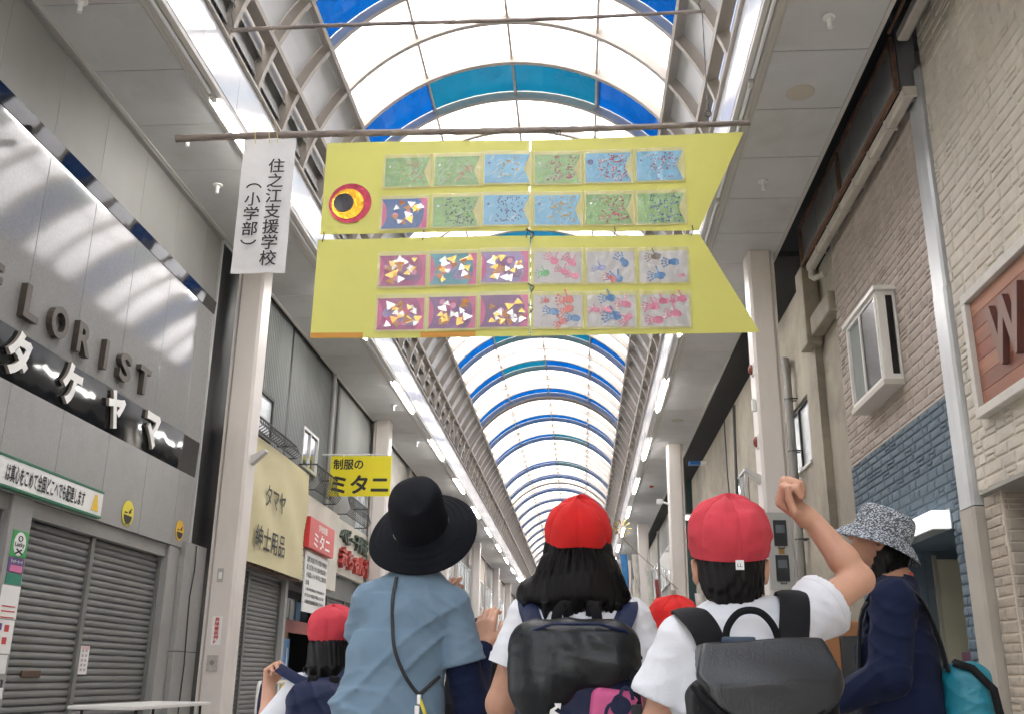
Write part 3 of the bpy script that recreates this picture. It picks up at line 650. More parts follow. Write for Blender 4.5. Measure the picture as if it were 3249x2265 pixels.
# entrance pier under the ledge, its two faces stone clad
MB().box(RX+.032, RX+.45, 8.002, 8.345, 0, 2.455).build('pier', Mmort_c, ca)
Mst_t = mat('stone_tan', (.40, .35, .285), .75, .12, 5, .35, 45)
stones(ca, RX+.032, 8.01, 8.34, 0, 2.45, Mst_t, 8, limit=90, ch=(.07, .10)); stones(ca, 8.002, RX+.04, RX+.44, 0, 2.45, Mst_t, 9, limit=90, ch=(.07, .10), axis='x')
MB().box(RX+.16, RX+.6, 6.9, 7.0, 0, 2.455).build('door_jamb', Malu, ca)
MB().box(RX+.36, RX+.39, 7.0, 7.9, 0, 2.45).build('door_glass', Mwin, ca); MB().box(RX+.34, RX+.41, 7.9, 7.99, 0, 2.45).build('door_frame', mat('pale_frame', (.50, .52, .52), .4), ca)
MB().box(RX+.3, RX+.5, -3.3, 6.9, 0, 2.455).build('lower_wall', Mmort_c, ca)
ws = thing('wooden_sign', 'white framed sign of red-brown boards with raised letters', 'sign', (RX, 7.0, 3.03))
Mpl = [mat('redwood_%d' % i, c, .55, .25, 2.5, .15, 60, stretch=(1, .5, 6)) for i, c in enumerate(((.24, .10, .065), (.30, .125, .075), (.27, .095, .06), (.33, .15, .09)))]
Mfr = mat('sign_frame_white', (.60, .58, .53), .55, .08, 4, .1, 40, stain=((.35, .3, .25), .3, 6))
for i in range(7): MB().cbox(-.045, -.02, -1.08, .90, .08+i*.126, .203+i*.126, .004).build('plank', Mpl[(i*3+1) % 4], ws)
for q in ((-1.15, .98, 0, .075), (-1.15, .98, .968, 1.045)): MB().cbox(-.09, -.004, *q, .006).build('frame_bar', Mfr, ws)
for q in ((.905, .98, .076, .967), (-1.15, -1.085, .076, .967)): MB().cbox(-.088, -.004, *q, .006).build('frame_bar', Mfr, ws)
Mwl = mat('brown_letter', (.20, .105, .075), .5, .1, 6); Mwl2 = mat('brown_letter_side', (.13, .05, .04), .55)
text('W', (-.046, .22, .52), -YP, ZP, .62, .50, [Mwl, Mwl2], ws, 'letter', .05, .035)
# --- grey flashing between the fronts
fs = thing('metal_flashing', 'pale grey metal flashing strip between the cream and blue fronts', 'flashing')
Mfl = mat('flashing_metal', (.50, .52, .53), .3, .10, 3, metal=.3, stretch=(1, 1, .4), stain=((.75, .75, .74), .4, 1.5)); Mfl2 = mat('flashing_tan', (.40, .37, .32), .5, .08, 3)
for z0, z1, m, dx in ((4.34, 6.6, Mfl, .0), (2.40, 4.345, Mfl, .008), (0, 2.39, Mfl2, .012)):
    mb = MB(); mb.prism([(RX-.03-dx, 8.36), (RX-.045-dx, 8.40), (RX-.045-dx, 8.66), (RX-.03-dx, 8.70), (RX+.1, 8.70), (RX+.1, 8.36)], z0, z1, 'z'); mb.build('strip', m, fs)
# --- pinkish stone house, blue lower wall
bl = thing('blue_stone_shop', 'shop with pinkish stone upstairs and blue painted stone below', 'building')
MB().box(RX+.002, RX+4, 8.7, 12.05, 3.47, 7.0).build('upper_wall', Mmort_p, bl)
stones(bl, RX+.002, 8.71, 12.04, 3.485, 6.45, Mst_p, 21, holes=((9.8, 11.05, 3.86, 4.95),), limit=290, ch=(.08, .115))
MB().box(RX+.004, RX+1.2, 8.7, 12.05, 2.33, 3.468).build('lower_wall', Mst_b, bl)
stones(bl, RX+.004, 8.71, 12.04, 2.335, 3.465, Mst_b, 22, limit=0, ch=(.075, .105), proud=.012)
MB().box(RX+.004, RX+.35, 8.7, 8.98, 0, 2.33).build('jamb_wall', Mst_b, bl); stones(bl, RX+.004, 8.71, 8.98, 0.0, 2.33, Mst_b, 23, limit=60, ch=(.075, .105), proud=.012)
MB().box(RX+.004, RX+.35, 10.9, 12.05, 0, 2.33).build('jamb_wall', Mst_b, bl)
MB().box(RX+.9, RX+1.0, 8.7, 12, 0, 2.33).build('entry_wall', mat('entry_blue', (.10, .13, .155), .6, .1, 2), bl); MB().box(RX+.35, RX+.9, 10.88, 10.9, 0, 2.33).build('entry_wall', MATS['entry_blue'], bl)
MB().box(RX+.46, RX+.72, 10.85, 10.875, 0, 2.24).build('door', mat('door_cream', (.50, .49, .36), .5, .05, 2), bl); MB().box(RX+.42, RX+.459, 10.84, 10.875, 0, 2.28).build('door_frame', mat('door_frame_tan', (.36, .34, .28), .5), bl)
MB().box(RX+.60, RX+.70, 10.842, 10.849, 1.0, 1.3).build('door_notice', mat('mauve_print', (.42, .22, .30), .5), bl)
lb = thing('light_box', 'lit white box lamp over the blue shop entrance', 'lamp', (RX-.165, 10.02, 2.31))
MB().cbox(0, .15, -1.0, 1.0, 0, .155, .006).build('diffuser', mat('lightbox_white', (.85, .85, .85), .4, emit=.25, ecol=(1, 1, 1)), lb); MB().box(.1505, .16, -1.02, 1.02, -.01, .17).build('back_plate', Malu, lb)
MB().box(.004, .15, -.97, .97, -.012, -.002).build('bottom_edge', Malu, lb)
# bay window
bw = thing('bay_window', 'white projecting bay window with dark panes on the pinkish stone wall', 'window', (RX, 10.415, 3.89))
Mwf = mat('white_sash', (.72, .71, .68), .4, .04, 5); Mdp = mat('dark_pane', (.018, .018, .018), .25, bump=.05, bs=300, spec=.3)
dx = .19
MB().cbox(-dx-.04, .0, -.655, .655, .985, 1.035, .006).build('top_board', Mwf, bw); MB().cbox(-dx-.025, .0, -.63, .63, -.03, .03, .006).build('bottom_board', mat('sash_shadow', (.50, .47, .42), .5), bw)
for y in (-.59, .59):
    MB().box(-dx, -dx+.085, y-.018, y+.018, .03, .985).build('side_post', Mwf, bw); MB().box(-.03, -.004, y-.016, y+.016, .03, .985).build('side_post', Mwf, bw); MB().box(-dx+.09, -.035, y-.006, y+.006, .09, .94).build('side_pane', Mdp, bw)
    MB().box(-dx+.086, -.031, y-.015, y+.015, .03, .089).build('side_rail', Mwf, bw); MB().box(-dx+.086, -.031, y-.015, y+.015, .941, .984).build('side_rail', Mwf, bw)
for q in ((-.57, .57, .03, .07), (-.57, .57, .945, .984)): MB().box(-dx-.01, -dx+.03, *q).build('sash_rail', Mwf, bw)
for y in (-.555, .03, .555): MB().box(-dx-.016, -dx+.028, y-.018, y+.018, .071, .944).build('sash_stile', Mwf, bw)
MB().box(-dx, -dx+.012, -.537, .012, .071, .944).build('fly_screen', Mdp, bw); MB().box(-dx+.02, -dx+.03, .048, .537, .071, .944).build('pane', mat('sash_glass', (.22, .25, .25), .1, spec=.8, wave=.003), bw)
# eaves and gutters between soffit and house
ev = thing('eave_fascia', 'grey panelled eave in a rusty frame above the pinkish stone wall', 'eave')
Mep = mat('eave_panel', (.25, .255, .26), .45, .06, 2)
for i in range(5): MB().box(3.10, 3.115, 8.45+i*.85+.006, 8.45+(i+1)*.85-.006, 6.42, 6.95).build('eave_panel', Mep, ev)
MB().box(3.06, 3.097, 8.42, 12.72, 6.94, 6.985).build('frame_bar', Mrust, ev); MB().box(3.06, 3.097, 8.42, 12.72, 6.385, 6.43).build('frame_bar', Mrust, ev)
for y in (8.44, 10.6, 12.68): MB().box(3.055, 3.096, y-.02, y+.02, 6.43, 6.94).build('frame_bar', Mrust, ev)
MB().box(3.12, 3.29, 8.44, 8.5, 6.3, 7.3).build('end_board', mat('eave_end', (.16, .165, .17), .6), ev); MB().box(3.12, 3.29, 8.5, 12.7, 6.40, 6.42).build('eave_soffit', Mdark, ev)
Mgut = mat('gutter_cream', (.56, .53, .47), .4, .08, 5, stain=((.3, .26, .2), .4, 4))
def gutter(label, y0, y1, x, z, elbow=False):
    g = thing('rain_gutter', label, 'gutter', (x, y0, z)); L = y1-y0; n = max(2, int(round(L/.62)))
    for i in range(n):
        mb = MB(); mb.prism([(-.055, .075), (-.05, .0), (-.03, -.012), (.04, -.012), (.06, .0), (.062, .075)], L*i/n+.004, L*(i+1)/n-.004, 'y'); mb.build('trough', Mgut, g)
        MB().box(-.062, .068, L*i/n-.02, L*i/n+.02, -.018, .08).build('bracket', Mgut, g)
    if elbow: MB().tube([(0, L-.03, -.01), (0, L-.02, -.10), (.03, L-.05, -.14), (.12, L-.25, -.15)], .04, 10).build('elbow', Mgut, g, True)
    return g
gutter('cream rain gutter under the grey eave', 8.35, 12.6, 3.16, 6.29, True); gutter('upper cream gutter at the top right corner', 4.5, 8.3, 3.14, 6.86)
MB().tube([(3.02, 4.5, 6.95), (3.02, 8.3, 6.95)], .02, 6).build('gutter_pipe', Mrust, ev)
# --- concrete house beyond
cc = thing('concrete_house', 'weathered bare concrete house with drain pipe past the blue shop', 'building')
Mconc = mat('weathered_concrete', (.36, .325, .265), .85, .16, 1.6, .35, 30, stain=((.16, .145, .115), .7, 1.1))
MB().box(RX+.10, RX+4, 12.12, 13.3, 0, 6.55).build('wall', Mconc, cc)
MB().box(RX, RX+4, 13.3, 13.98, 0, 6.58).build('wall', Mconc, cc)
MB().box(RX, RX+4, 13.98, 15.62, 0, 3.98).build('wall', Mconc, cc); MB().box(RX, RX+4, 13.98, 15.62, 4.95, 6.58).build('wall', Mconc, cc); MB().box(RX+.5, RX+4, 13.98, 15.62, 3.98, 4.95).build('wall', Mdark, cc)
MB().box(RX, RX+4, 15.62, 29, 2.5, 6.58).build('wall', Mconc, cc); MB().box(RX+.4, RX+4, 15.62, 29, 0, 2.5).build('wall', Mconc, cc)
window(cc, RX+.09, 13.98, 15.62, 3.98, 4.95, -1, Mfrost, mat('dark_sash', (.03, .025, .022), .5)); MB().box(RX-.03, RX+.1, 13.96, 15.64, 3.94, 3.979).build('window_sill', Mwf, cc)
MB().cbox(RX-.14, RX+.08, 13.12, 13.55, 5.42, 6.60, .03).build('pier_block', Mconc, cc); MB().cbox(RX-.08, RX+.1, 12.1, 13.12, 5.52, 5.80, .03).build('beam', Mconc, cc)
window(cc, RX-.01, 19.3, 20.6, 4.0, 4.95, -1, Mwin, Malu); window(cc, RX-.01, 23, 24.6, 4.0, 4.95, -1, Mwin, Malu)
Mpipe = mat('drain_grey', (.24, .23, .215), .5, .15, 6, stretch=(1, 1, .3))
pp = thing('drain_pipe', 'grey drain pipe with elbow running down the concrete house', 'pipe', (RX-.12, 14.65, 0))
MB().tube([(0, 0, 0), (0, 0, 5.55), (0, .03, 5.68), (0, .15, 5.72), (0, 1.6, 5.72)], .06, 12).build('pipe', Mpipe, pp, True)
for z in (2.0, 2.95, 4.25, 5.05): MB().tube([(.12, -.06, z), (0, -.075, z), (-.07, -.0, z), (0, .07, z), (.12, .07, z)], .012, 5).build('bracket', Miron, pp); 
for z in (3.4, 5.45): MB().tube([(0, 0, z), (0, 0, z+.12)], .068, 12).build('collar', Mpipe, pp, True)
pp2 = thing('short_pipe', 'thinner grey pipe low beside the drain pipe', 'pipe', (RX-.1, 14.25, 0)); MB().tube([(0, 0, 0), (0, 0, 2.1)], .05, 10).build('pipe', mat('pipe_pale', (.33, .35, .34), .5, .1, 5), pp2, True); MB().tube([(0, 0, 1.35), (0, 0, 1.45)], .058, 10).build('collar', MATS['pipe_pale'], pp2, True)
gb = thing('gable_shed', 'small grey lean-to with brown gable board by the drain pipe', 'shed', (RX-.03, 15.4, 0)); MB().box(-.35, .0, -.75, .75, 0, 2.15).build('wall', mat('shed_grey', (.25, .25, .24), .6, .1, 3), gb); MB().prism([(-.75, 2.152), (.75, 2.152), (0, 2.75)], -.36, 0, 'x').build('gable_board', mat('gable_brown', (.10, .06, .04), .7, .2, 4), gb)
MB().prism([(-.85, 2.13), (0, 2.84), (.85, 2.13), (.85, 2.08), (0, 2.77), (-.85, 2.08)], -.45, -.362, 'x').build('barge_board', Miron, gb)
MB().tube([(3.25, 20.4, 3.2), (3.2, 20.2, 4.5), (3.26, 20.3, 6.5)], .03, 6).build('cable', Miron, cc); MB().tube([(3.22, 20.9, 3.2), (3.2, 21.3, 5.2), (3.24, 21.6, 6.5)], .015, 5).build('cable', Miron, cc)
# near-black slabs added to make the gap between soffit and houses dark
MB().box(2.78, 3.6, 12.8, 30, 6.585, 6.66).build('gap_shade_slab', Mdark, eav); MB().box(2.76, 3.4, -14, 12.8, 7.3, 7.4).build('gap_shade_slab', Mdark, eav)
MB().box(-5.2, -4.70, 12.95, 96, 6.64, 6.72).build('gap_shade_slab', Mdark, eav); MB().box(2.78, 3.6, 30, 96, 6.64, 6.72).build('gap_shade_slab', Mdark, eav)
# --- farther shops, right
ry = [29, 33.5, 40, 47, 55, 63, 72, 82, 96]
rlab = ['dark green fronted house on the right behind the hanging streamers', 'pale shop house on the right past the dark green house', 'grey shop house midway along the right side', 'brown shop house midway along the right side', 'cream shop house in the far right row', 'grey far house, third from the end on the right', 'tan far house, second from the end on the right', 'last house of the right row']
for i in range(len(ry)-1):
    far_shop(RX-.2, -1, ry[i], ry[i+1], (.03, .06, .06) if i == 0 else far_cols[(i*3+2) % 8], rlab[i], [(.5, .3, .03), (.45, .42, .38), (.1, .16, .24), (.5, .45, .4)][i % 4])
# far end of the street
eb = thing('end_building', 'pale building closing the view at the far end of the arcade', 'building', (XC, 130, 0)); MB().box(-14, 14, 0, 8, 0, 14).build('wall', mat('end_stucco', (.62, .61, .58), .7, .05, .4), eb)
for i in range(6):
    for j in range(3): MB().box(-11+i*4, -9+i*4, -.05, -.01, 2+j*4, 4+j*4).build('window', Mwin, eb)
# ------------------------------------------------------------------ column fittings (right)
pn = thing('meter_panel', 'grey service panel with two black meter windows on the near right column', 'meter box', (2.49, 12.597, 2.06))
MB().cbox(-.155, .15, -.03, .0, 0, .95, .006).build('panel', Mcold, pn)
for z in (.53, .10):
    MB().cbox(-.075, .085, -.05, -.031, z, z+.32, .006).build('meter_window', Mblk, pn); MB().box(-.05, .06, -.054, -.051, z+.16, z+.26).build('glass', mat('meter_glass', (.12, .14, .15), .1, spec=.8), pn); MB().tube([(-.03, -.045, z-.01), (-.03, -.06, z-.03), (.04, -.06, z-.03), (.04, -.045, z-.01)], .006, 5).build('latch', Miron, pn)
MB().box(-.03, .04, -.0325, -.031, .43, .50).build('rust_patch', mat('rust_patch', (.45, .26, .08), .8, .3, 20), pn)
for z, lb in ((4.93, 'upper brown red alarm lamp on the near right column'), (3.95, 'lower brown red alarm lamp on the near right column')):
    al = thing('alarm_lamp', lb, 'lamp', (2.33, 12.72, z)); MB().cbox(-.02, .0, -.06, .06, -.09, .09, .005).build('base', Mwhite, al); bm = bmesh.new(); bmesh.ops.create_uvsphere(bm, u_segments=14, v_segments=10, radius=1)
    for v in bm.verts: v.co = Vector((-.02+v.co.x*.05, v.co.y*.05, v.co.z*.075))
    MB().bm(bm).build('lens', mat('alarm_lens', (.22, .05, .035), .3), al, True)
t = thing('spot_bracket', 'small triangular lamp bracket on the near right column', 'lamp', (2.33, 12.75, 3.48)); mb = MB(); mb.prism([(0, .03), (-.18, .12), (-.20, .09), (-.03, -.07), (0, -.08)], -.06, .06, 'y'); mb.build('shade', MATS['bracket_grey'], t)
t = thing('conduit_box', 'white junction box on the right column above the alarm lamps', 'junction box', (2.325, 12.7, 4.35)); MB().cbox(-.05, .0, -.04, .04, 0, .16, .006).build('box', Mwhite, t)
t = thing('wall_camera', 'white round device on an arm behind the near right column', 'camera', (2.72, 14.0, 6.0)); MB().tube([(0, 0, 0), (0, 0, .17)], .05, 12).build('body', Mwhite, t, True); MB().box(-.16, .1, -.03, .03, -.09, -.03).build('arm', Mwhite, t)
# ceiling devices on the soffits
def ceil_dev(kind, x, y, label, group=None):
    t = thing({'s': 'sprinkler_head', 'd': 'ceiling_speaker', 'b': 'ceiling_sensor'}[kind], label, {'s': 'sprinkler', 'd': 'speaker', 'b': 'sensor'}[kind], (x, y, 6.60), group)
    if kind == 's':
        MB().lathe([(.0, -.004), (.06, -.004), (.055, -.018), (.03, -.022), (.024, -.05), (.02, -.052)], (0, 0, 0), 16).build('escutcheon', Mwhite, t, True); MB().tube([(0, 0, -.04), (0, 0, -.12)], .022, 12).build('nozzle', Mwhite, t, True)
    elif kind == 'd': MB().lathe([(0, -.012), (.12, -.012), (.135, -.006), (.14, 0)], (0, 0, 0), 28).build('grille', mat('speaker_cream', (.50, .47, .40), .6), t, True)
    else: MB().cbox(-.06, .06, -.05, .05, -.06, 0, .01).build('body', mat('sensor_red', (.25, .04, .03), .5), t)
for x, y, k, lb in ((-4.32, 7.0, 's', 'white sprinkler head at the top left of the left soffit'), (-4.31, 10.4, 's', 'white sprinkler head beside the white banner on the left soffit'), (-4.25, 9.3, 's', 'white sprinkler head just under the bamboo pole end on the left'), (2.25, 7.55, 's', 'white sprinkler head at the top of the right soffit'), (2.25, 8.75, 'd', 'round cream ceiling speaker on the right soffit'), (2.2, 10.6, 's', 'white sprinkler head right of the yellow banner'), (-4.0, 20.5, 's', 'white sprinkler head above the yellow hanging sign'), (2.25, 22, 'd', 'dark round speaker on the right soffit past the banner'), (2.2, 30, 'b', 'small dark red sensor on the right soffit'), (-4.05, 24, 's', 'white sprinkler head on the far left soffit')):
    ceil_dev(k, x, y, lb)
wl_ = thing('awning_lamp', 'small blue and white lamp in the dark canopy gap on the right', 'lamp', (3.15, 25.5, 6.3)); MB().cbox(-.3, .0, -.1, .1, 0, .1, .02).build('body', mat('lamp_blue', (.03, .14, .4), .4), wl_); MB().cbox(.001, .28, -.1, .1, .0, .1, .02).build('lens', Mwhite, wl_)
# ------------------------------------------------------------------ bamboo poles, carp banner, school banner
BY = 8.4
def bamboo(label, x0, x1, z0, z1, y, r):
    t = thing('bamboo_pole', label, 'pole', (x0, y, z0)); L = x1-x0; pts = []; rs = []; n = int(L/.28); rb = random.Random(int(x0*100))
    for i in range(n*4+1):
        f = i/(n*4); pts.append((L*f, rb.uniform(-.003, .003), (z1-z0)*f+.012*math.sin(f*7))); rs.append(r*(1-.25*f)*(1.12 if i % 4 == 0 else 1))
    MB().tube(pts, rs, 10).build('culm', Mwood0, t, True); return t
p1 = bamboo('long weathered bamboo pole carrying the yellow carp banner', -3.96, 1.66, 6.04, 6.05, BY, .035)
p2 = bamboo('thinner weathered bamboo pole hanging above the banner pole', -3.53, 1.30, 7.29, 7.33, BY, .022)
rg = random.Random(4)
for k in range(5): MB().tube([(1.9+k*.22+rg.uniform(-.1, .1), 0, .02), (1.93+k*.22, -.01, .05+rg.uniform(0, .03)), (2.0+k*.22, -.015, .04)], .004, 4).build('frayed_fibre', Mwood0, p2)
Mwire = mat('wire', (.10, .095, .09), .5, metal=.6)
wr = thing('hanging_wire', 'thin dark wire from the upper pole to the right end of the banner pole', 'wire', (1.27, BY, 6.1)); MB().tube([(0, 0, 1.25), (0, 0, .16)], .006, 5).build('strand', Mwire, wr); MB().tube([(math.cos(a)*.03, 0, .07+math.sin(a)*.035) for a in [i*math.pi/5 for i in range(11)]], .008, 5, cap=False).build('ring', Mwire, wr); MB().tube([(0, 0, .17), (0, .01, .1)], .012, 6).build('swivel', Mwire, wr)
MB().tube([(.0, 0, 1.22), (-.03, 0, 1.32), (0, .01, 1.42), (0, .0, 2.3)], .007, 5).build('strand', Mwire, wr)
wr2 = thing('hanging_wire', 'thin dark wire holding the left end of the upper bamboo pole', 'wire', (-3.5, BY, 7.3)); MB().tube([(0, 0, 0), (-.05, .02, .2), (-.02, 0, .5), (0, 0, .7)], .006, 5).build('strand', Mwire, wr2)
Mboardy = mat('yellow_plastic_board', (.76, .75, .20), .45, .035, 1.2, .04, 120, wave=.012, wvs=1.4, trans=.22)
Mtape = mat('orange_tape', (.60, .27, .03), .5)
Mlam = bpy.data.materials.new('clear_sleeve'); Mlam.use_nodes = True
_n = Mlam.node_tree.nodes; _l = Mlam.node_tree.links; _n.remove(_n['Principled BSDF'])
_t = _n.new('ShaderNodeBsdfTransparent'); _t.inputs[0].default_value = (.93, .93, .90, 1); _g = _n.new('ShaderNodeBsdfGlossy'); _g.inputs['Roughness'].default_value = .16; _d = _n.new('ShaderNodeBsdfDiffuse'); _d.inputs[0].default_value = (.85, .84, .75, 1)
_m = _n.new('ShaderNodeMixShader'); _m.inputs[0].default_value = .09; _l.new(_t.outputs[0], _m.inputs[1]); _l.new(_g.outputs[0], _m.inputs[2])
_m2 = _n.new('ShaderNodeMixShader'); _m2.inputs[0].default_value = .05; _l.new(_m.outputs[0], _m2.inputs[1]); _l.new(_d.outputs[0], _m2.inputs[2])
_geo = _n.new('ShaderNodeNewGeometry'); _nz = _n.new('ShaderNodeTexNoise'); _nz.inputs['Scale'].default_value = 14; _nz.inputs['Detail'].default_value = 3; _l.new(_geo.outputs[0], _nz.inputs[0]); _bp = _n.new('ShaderNodeBump'); _bp.inputs['Distance'].default_value = .02; _l.new(_nz.outputs[0], _bp.inputs['Height']); _l.new(_bp.outputs[0], _g.inputs['Normal']); _l.new(_m2.outputs[0], _n['Material Output'].inputs[0])
bn = thing('carp_banner', 'big yellow carp streamer made of four tied boards with children\'s artwork', 'banner', (0, BY-.04, 0))
def wavy(poly, y, amp, m, name, parent, th=.006):
    """a board cut to an outline, slightly bowed"""
    bm = bmesh.new(); vs = [bm.verts.new((x, 0, z)) for x, z in poly]; f = bm.faces.new(vs)
    xs = [p[0] for p in poly]; a, b = min(xs), max(xs)
    n = max(2, int((b-a)/.12))
    for i in range(1, n):
        bmesh.ops.bisect_plane(bm, geom=bm.verts[:]+bm.edges[:]+bm.faces[:], plane_co=(a+(b-a)*i/n, 0, 0), plane_no=(1, 0, 0))
    zs = [p[1] for p in poly]
    for i in range(1, 6): bmesh.ops.bisect_plane(bm, geom=bm.verts[:]+bm.edges[:]+bm.faces[:], plane_co=(0, 0, min(zs)+(max(zs)-min(zs))*i/6), plane_no=(0, 0, 1))
    bmesh.ops.solidify(bm, geom=bm.faces[:], thickness=th)
    for v in bm.verts: v.co.y += y+bow(v.co.x, v.co.z, amp)
    return MB().bm(bm).build(name, m, parent, True)
def bow(x, z, amp=.012): return amp*math.sin(x*2.1+z*1.3)+amp*.12*math.sin(x*5.3-z*2.7)
boards = [([(-2.42, 4.955), (-2.42, 5.925), (-.445, 5.90), (-.445, 4.945)], 'upper left yellow board with the round eye'), ([(-.43, 4.945), (-.43, 5.905), (1.585, 5.925), (1.12, 4.925)], 'upper right yellow board cut to a tail'),
          ([(-2.435, 3.915), (-2.435, 4.90), (-.435, 4.895), (-.43, 3.91)], 'lower left yellow board with orange tape'), ([(-.42, 3.91), (-.425, 4.89), (1.125, 4.885), (1.61, 3.93)], 'lower right yellow board with hand prints')]
for poly, lb in boards: plabel(wavy(poly, 0, .012, Mboardy, 'board', bn), lb)
def fl2(mb, pts, dy):
    """flat patch following the bowed board"""
    return mb.add([(x, dy-.006+bow(x, z), z) for x, z in pts], [tuple(range(len(pts)))])
for x0, x1, z0 in ((-2.432, -1.95, 3.917), (-1.42, -.92, 3.913)): mb = MB(); fl2(mb, [(x0, z0), (x1, z0), (x1, z0+.048), (x0, z0+.048)], -.006); mb.build('tape', Mtape, bn)
# eye: three stacked discs
ex, ez = -2.15, 5.27
eye = bpy.data.objects.new('eye', None); COL.objects.link(eye); eye.parent = bn
def edisc(r, cx, cz, dy, m, nm, n=36):
    mb = MB(); mb.add([(ex+cx+r*math.cos(2*math.pi*i/n), dy+bow(ex, ez), ez+cz+r*1.02*math.sin(2*math.pi*i/n)) for i in range(n)]+[(ex+cx, dy-.003+bow(ex, ez), ez+cz)], [(i, (i+1) % n, n) for i in range(n)]); mb.build(nm, m, eye)
edisc(.205, 0, 0, -.014, mat('foil_red', (.45, .05, .09), .25, .25, 14, bump=.6, bs=16, metal=.5), 'eye_rim'); edisc(.155, -.02, -.01, -.022, mat('foil_gold', (.80, .42, .04), .2, .1, 10, bump=1, bs=14, metal=.85), 'iris'); edisc(.095, -.06, -.0, -.030, mat('foil_black', (.03, .028, .035), .25, bump=.5, bs=14), 'pupil')
# artworks
Mgr = mat('paper_green', (.25, .48, .15), .6, .25, 5, stretch=(1, 1, 2.5)); Mbu = mat('paper_blue', (.16, .49, .78), .6, .14, 5, stretch=(1, 1, 2.5)); Mpw = mat('paper_white', (.60, .58, .60), .6, .05, 6)
Mdr = mat('paint_crimson', (.33, .04, .07), .5); Mnv = mat('paint_navy', (.02, .06, .24), .5); Mbk = mat('paint_green_black', (.03, .09, .06), .5); Mgo = mat('paint_ochre', (.42, .34, .10), .5); Mre = mat('paint_red', (.45, .03, .03), .5); Mpk = mat('paint_pink', (.75, .16, .32), .55, .2, 30); Mbl = mat('paint_blue', (.04, .22, .55), .55, .2, 30); Mgn = mat('paint_green', (.10, .5, .16), .55); Mbr = mat('paint_brown', (.22, .17, .13), .55); Mrd = mat('paint_scarlet', (.72, .10, .07), .55, .2, 30); Mlv = mat('paint_violet', (.26, .30, .66), .55)
Mpkp = mat('paper_pink', (.66, .08, .28), .6, .15, 6); Mpup = mat('paper_purple', (.20, .05, .24), .6, .25, 5); Mbup = mat('paper_royal_blue', (.02, .12, .42), .6, .2, 5); Mtep = mat('paper_teal', (.05, .33, .45), .6, .15, 5); Mlvp = mat('paper_lavender', (.32, .22, .52), .6, .25, 5); Mmgp = mat('paper_magenta', (.38, .03, .20), .6, .2, 5)
Mfs = mat('foil_silver', (.85, .85, .87), .18, bump=.5, bs=25, metal=.9); Mfg = mat('foil_gold2', (.86, .50, .08), .18, bump=.5, bs=25, metal=.9); Mfo = mat('foil_bronze', (.45, .16, .03), .4, bump=.3, bs=25, metal=.4); Mfp = mat('dot_pink', (.75, .25, .50), .6)
Mpale = mat('swirl_pale', (.38, .53, .30), .6); Mpaleb = mat('swirl_pale_blue', (.36, .62, .80), .6); Mor = mat('swirl_orange', (.42, .28, .10), .6)
Msb = mat('sleeve_backing', (.66, .62, .22), .6, .05, 10)
W_, H_ = .43, .305
def sheet(cx, cz, label, hh=H_):
    s = bpy.data.objects.new('artwork_sheet', None); COL.objects.link(s); s.parent = bn; plabel(s, label)
    z = cz-bow(cx, cz)*0
    mb = MB(); n = 6
    mb.grid([[(cx-W_/2-.02+(W_+.04)*i/n, -.027+bow(cx-W_/2+W_*i/n, cz)+.003*math.sin(i*2.2+j+cx*9), cz-hh/2-.02+(hh+.055)*j/4) for i in range(n+1)] for j in range(5)])
    mb.build('plastic_sleeve', Mlam, s, True, fix=False)
    mb = MB(); fl2(mb, [(cx-W_/2-.02, cz-hh/2-.02), (cx+W_/2+.02, cz-hh/2-.02), (cx+W_/2+.02, cz+hh/2+.035), (cx-W_/2-.02, cz+hh/2+.035)], -.006); mb.build('sleeve_back', Msb, s)
    return s
def fishpaper(s, cx, cz, m, notch=.055):
    mb = MB(); fl2(mb, [(cx-W_/2, cz-H_/2), (cx+W_/2, cz-H_/2), (cx+W_/2-notch, cz), (cx+W_/2, cz+H_/2), (cx-W_/2, cz+H_/2)], -.0095); mb.build('fish_paper', m, s)
def blob(mb, x, z, rx, rz, a, dy, rnd, n=9, jag=.2):
    c, q = math.cos(a), math.sin(a); pts = []
    for i in range(n):
        t = 2*math.pi*i/n; k = 1+rnd.uniform(-jag, jag); u, w = rx*k*math.cos(t), rz*k*math.sin(t); pts.append((x+u*c-w*q, z+u*q+w*c))
    fl2(mb, pts, dy)
def swirls(s, cx, cz, m, rnd, k=16):
    mb = MB()
    for _ in range(k):
        x = cx+rnd.uniform(-.19, .14); z = cz+rnd.uniform(-.125, .125); blob(mb, x, z, rnd.uniform(.02, .05), rnd.uniform(.004, .010), rnd.uniform(.2, 1.4), -.0105, rnd, 9, .3)
    mb.build('swirl_marks', m, s)['kind'] = 'stuff'
def dots(s, cx, cz, m, rnd, k, x0=-.10, x1=.19, big=0):
    mb = MB()
    for _ in range(k):
        x = cx+rnd.uniform(x0, x1); z = cz+rnd.uniform(-.135, .135)
        if x > cx+W_/2-.06-abs(z-cz)*-.35: continue
        r = rnd.uniform(.005, .0095); blob(mb, x, z, r*1.25, r, rnd.uniform(0, 3), -.0118-rnd.uniform(0, .0008), rnd, 7, .25)
    for _ in range(big): blob(mb, cx+rnd.uniform(-.02, .15), cz+rnd.uniform(-.1, .11), rnd.uniform(.02, .04), rnd.uniform(.006, .013), rnd.uniform(-.6, 1), -.0130-rnd.uniform(0, .001), rnd, 9, .4)
    mb.build('paint_dots', m, s)['kind'] = 'stuff'
def eyedot(s, cx, cz, m, r=.012, big=False):
    mb = MB(); blob(mb, cx-.17, cz+.06, r, r, 0, -.0115, random.Random(1), 10, .05); mb.build('fish_eye', m, s)
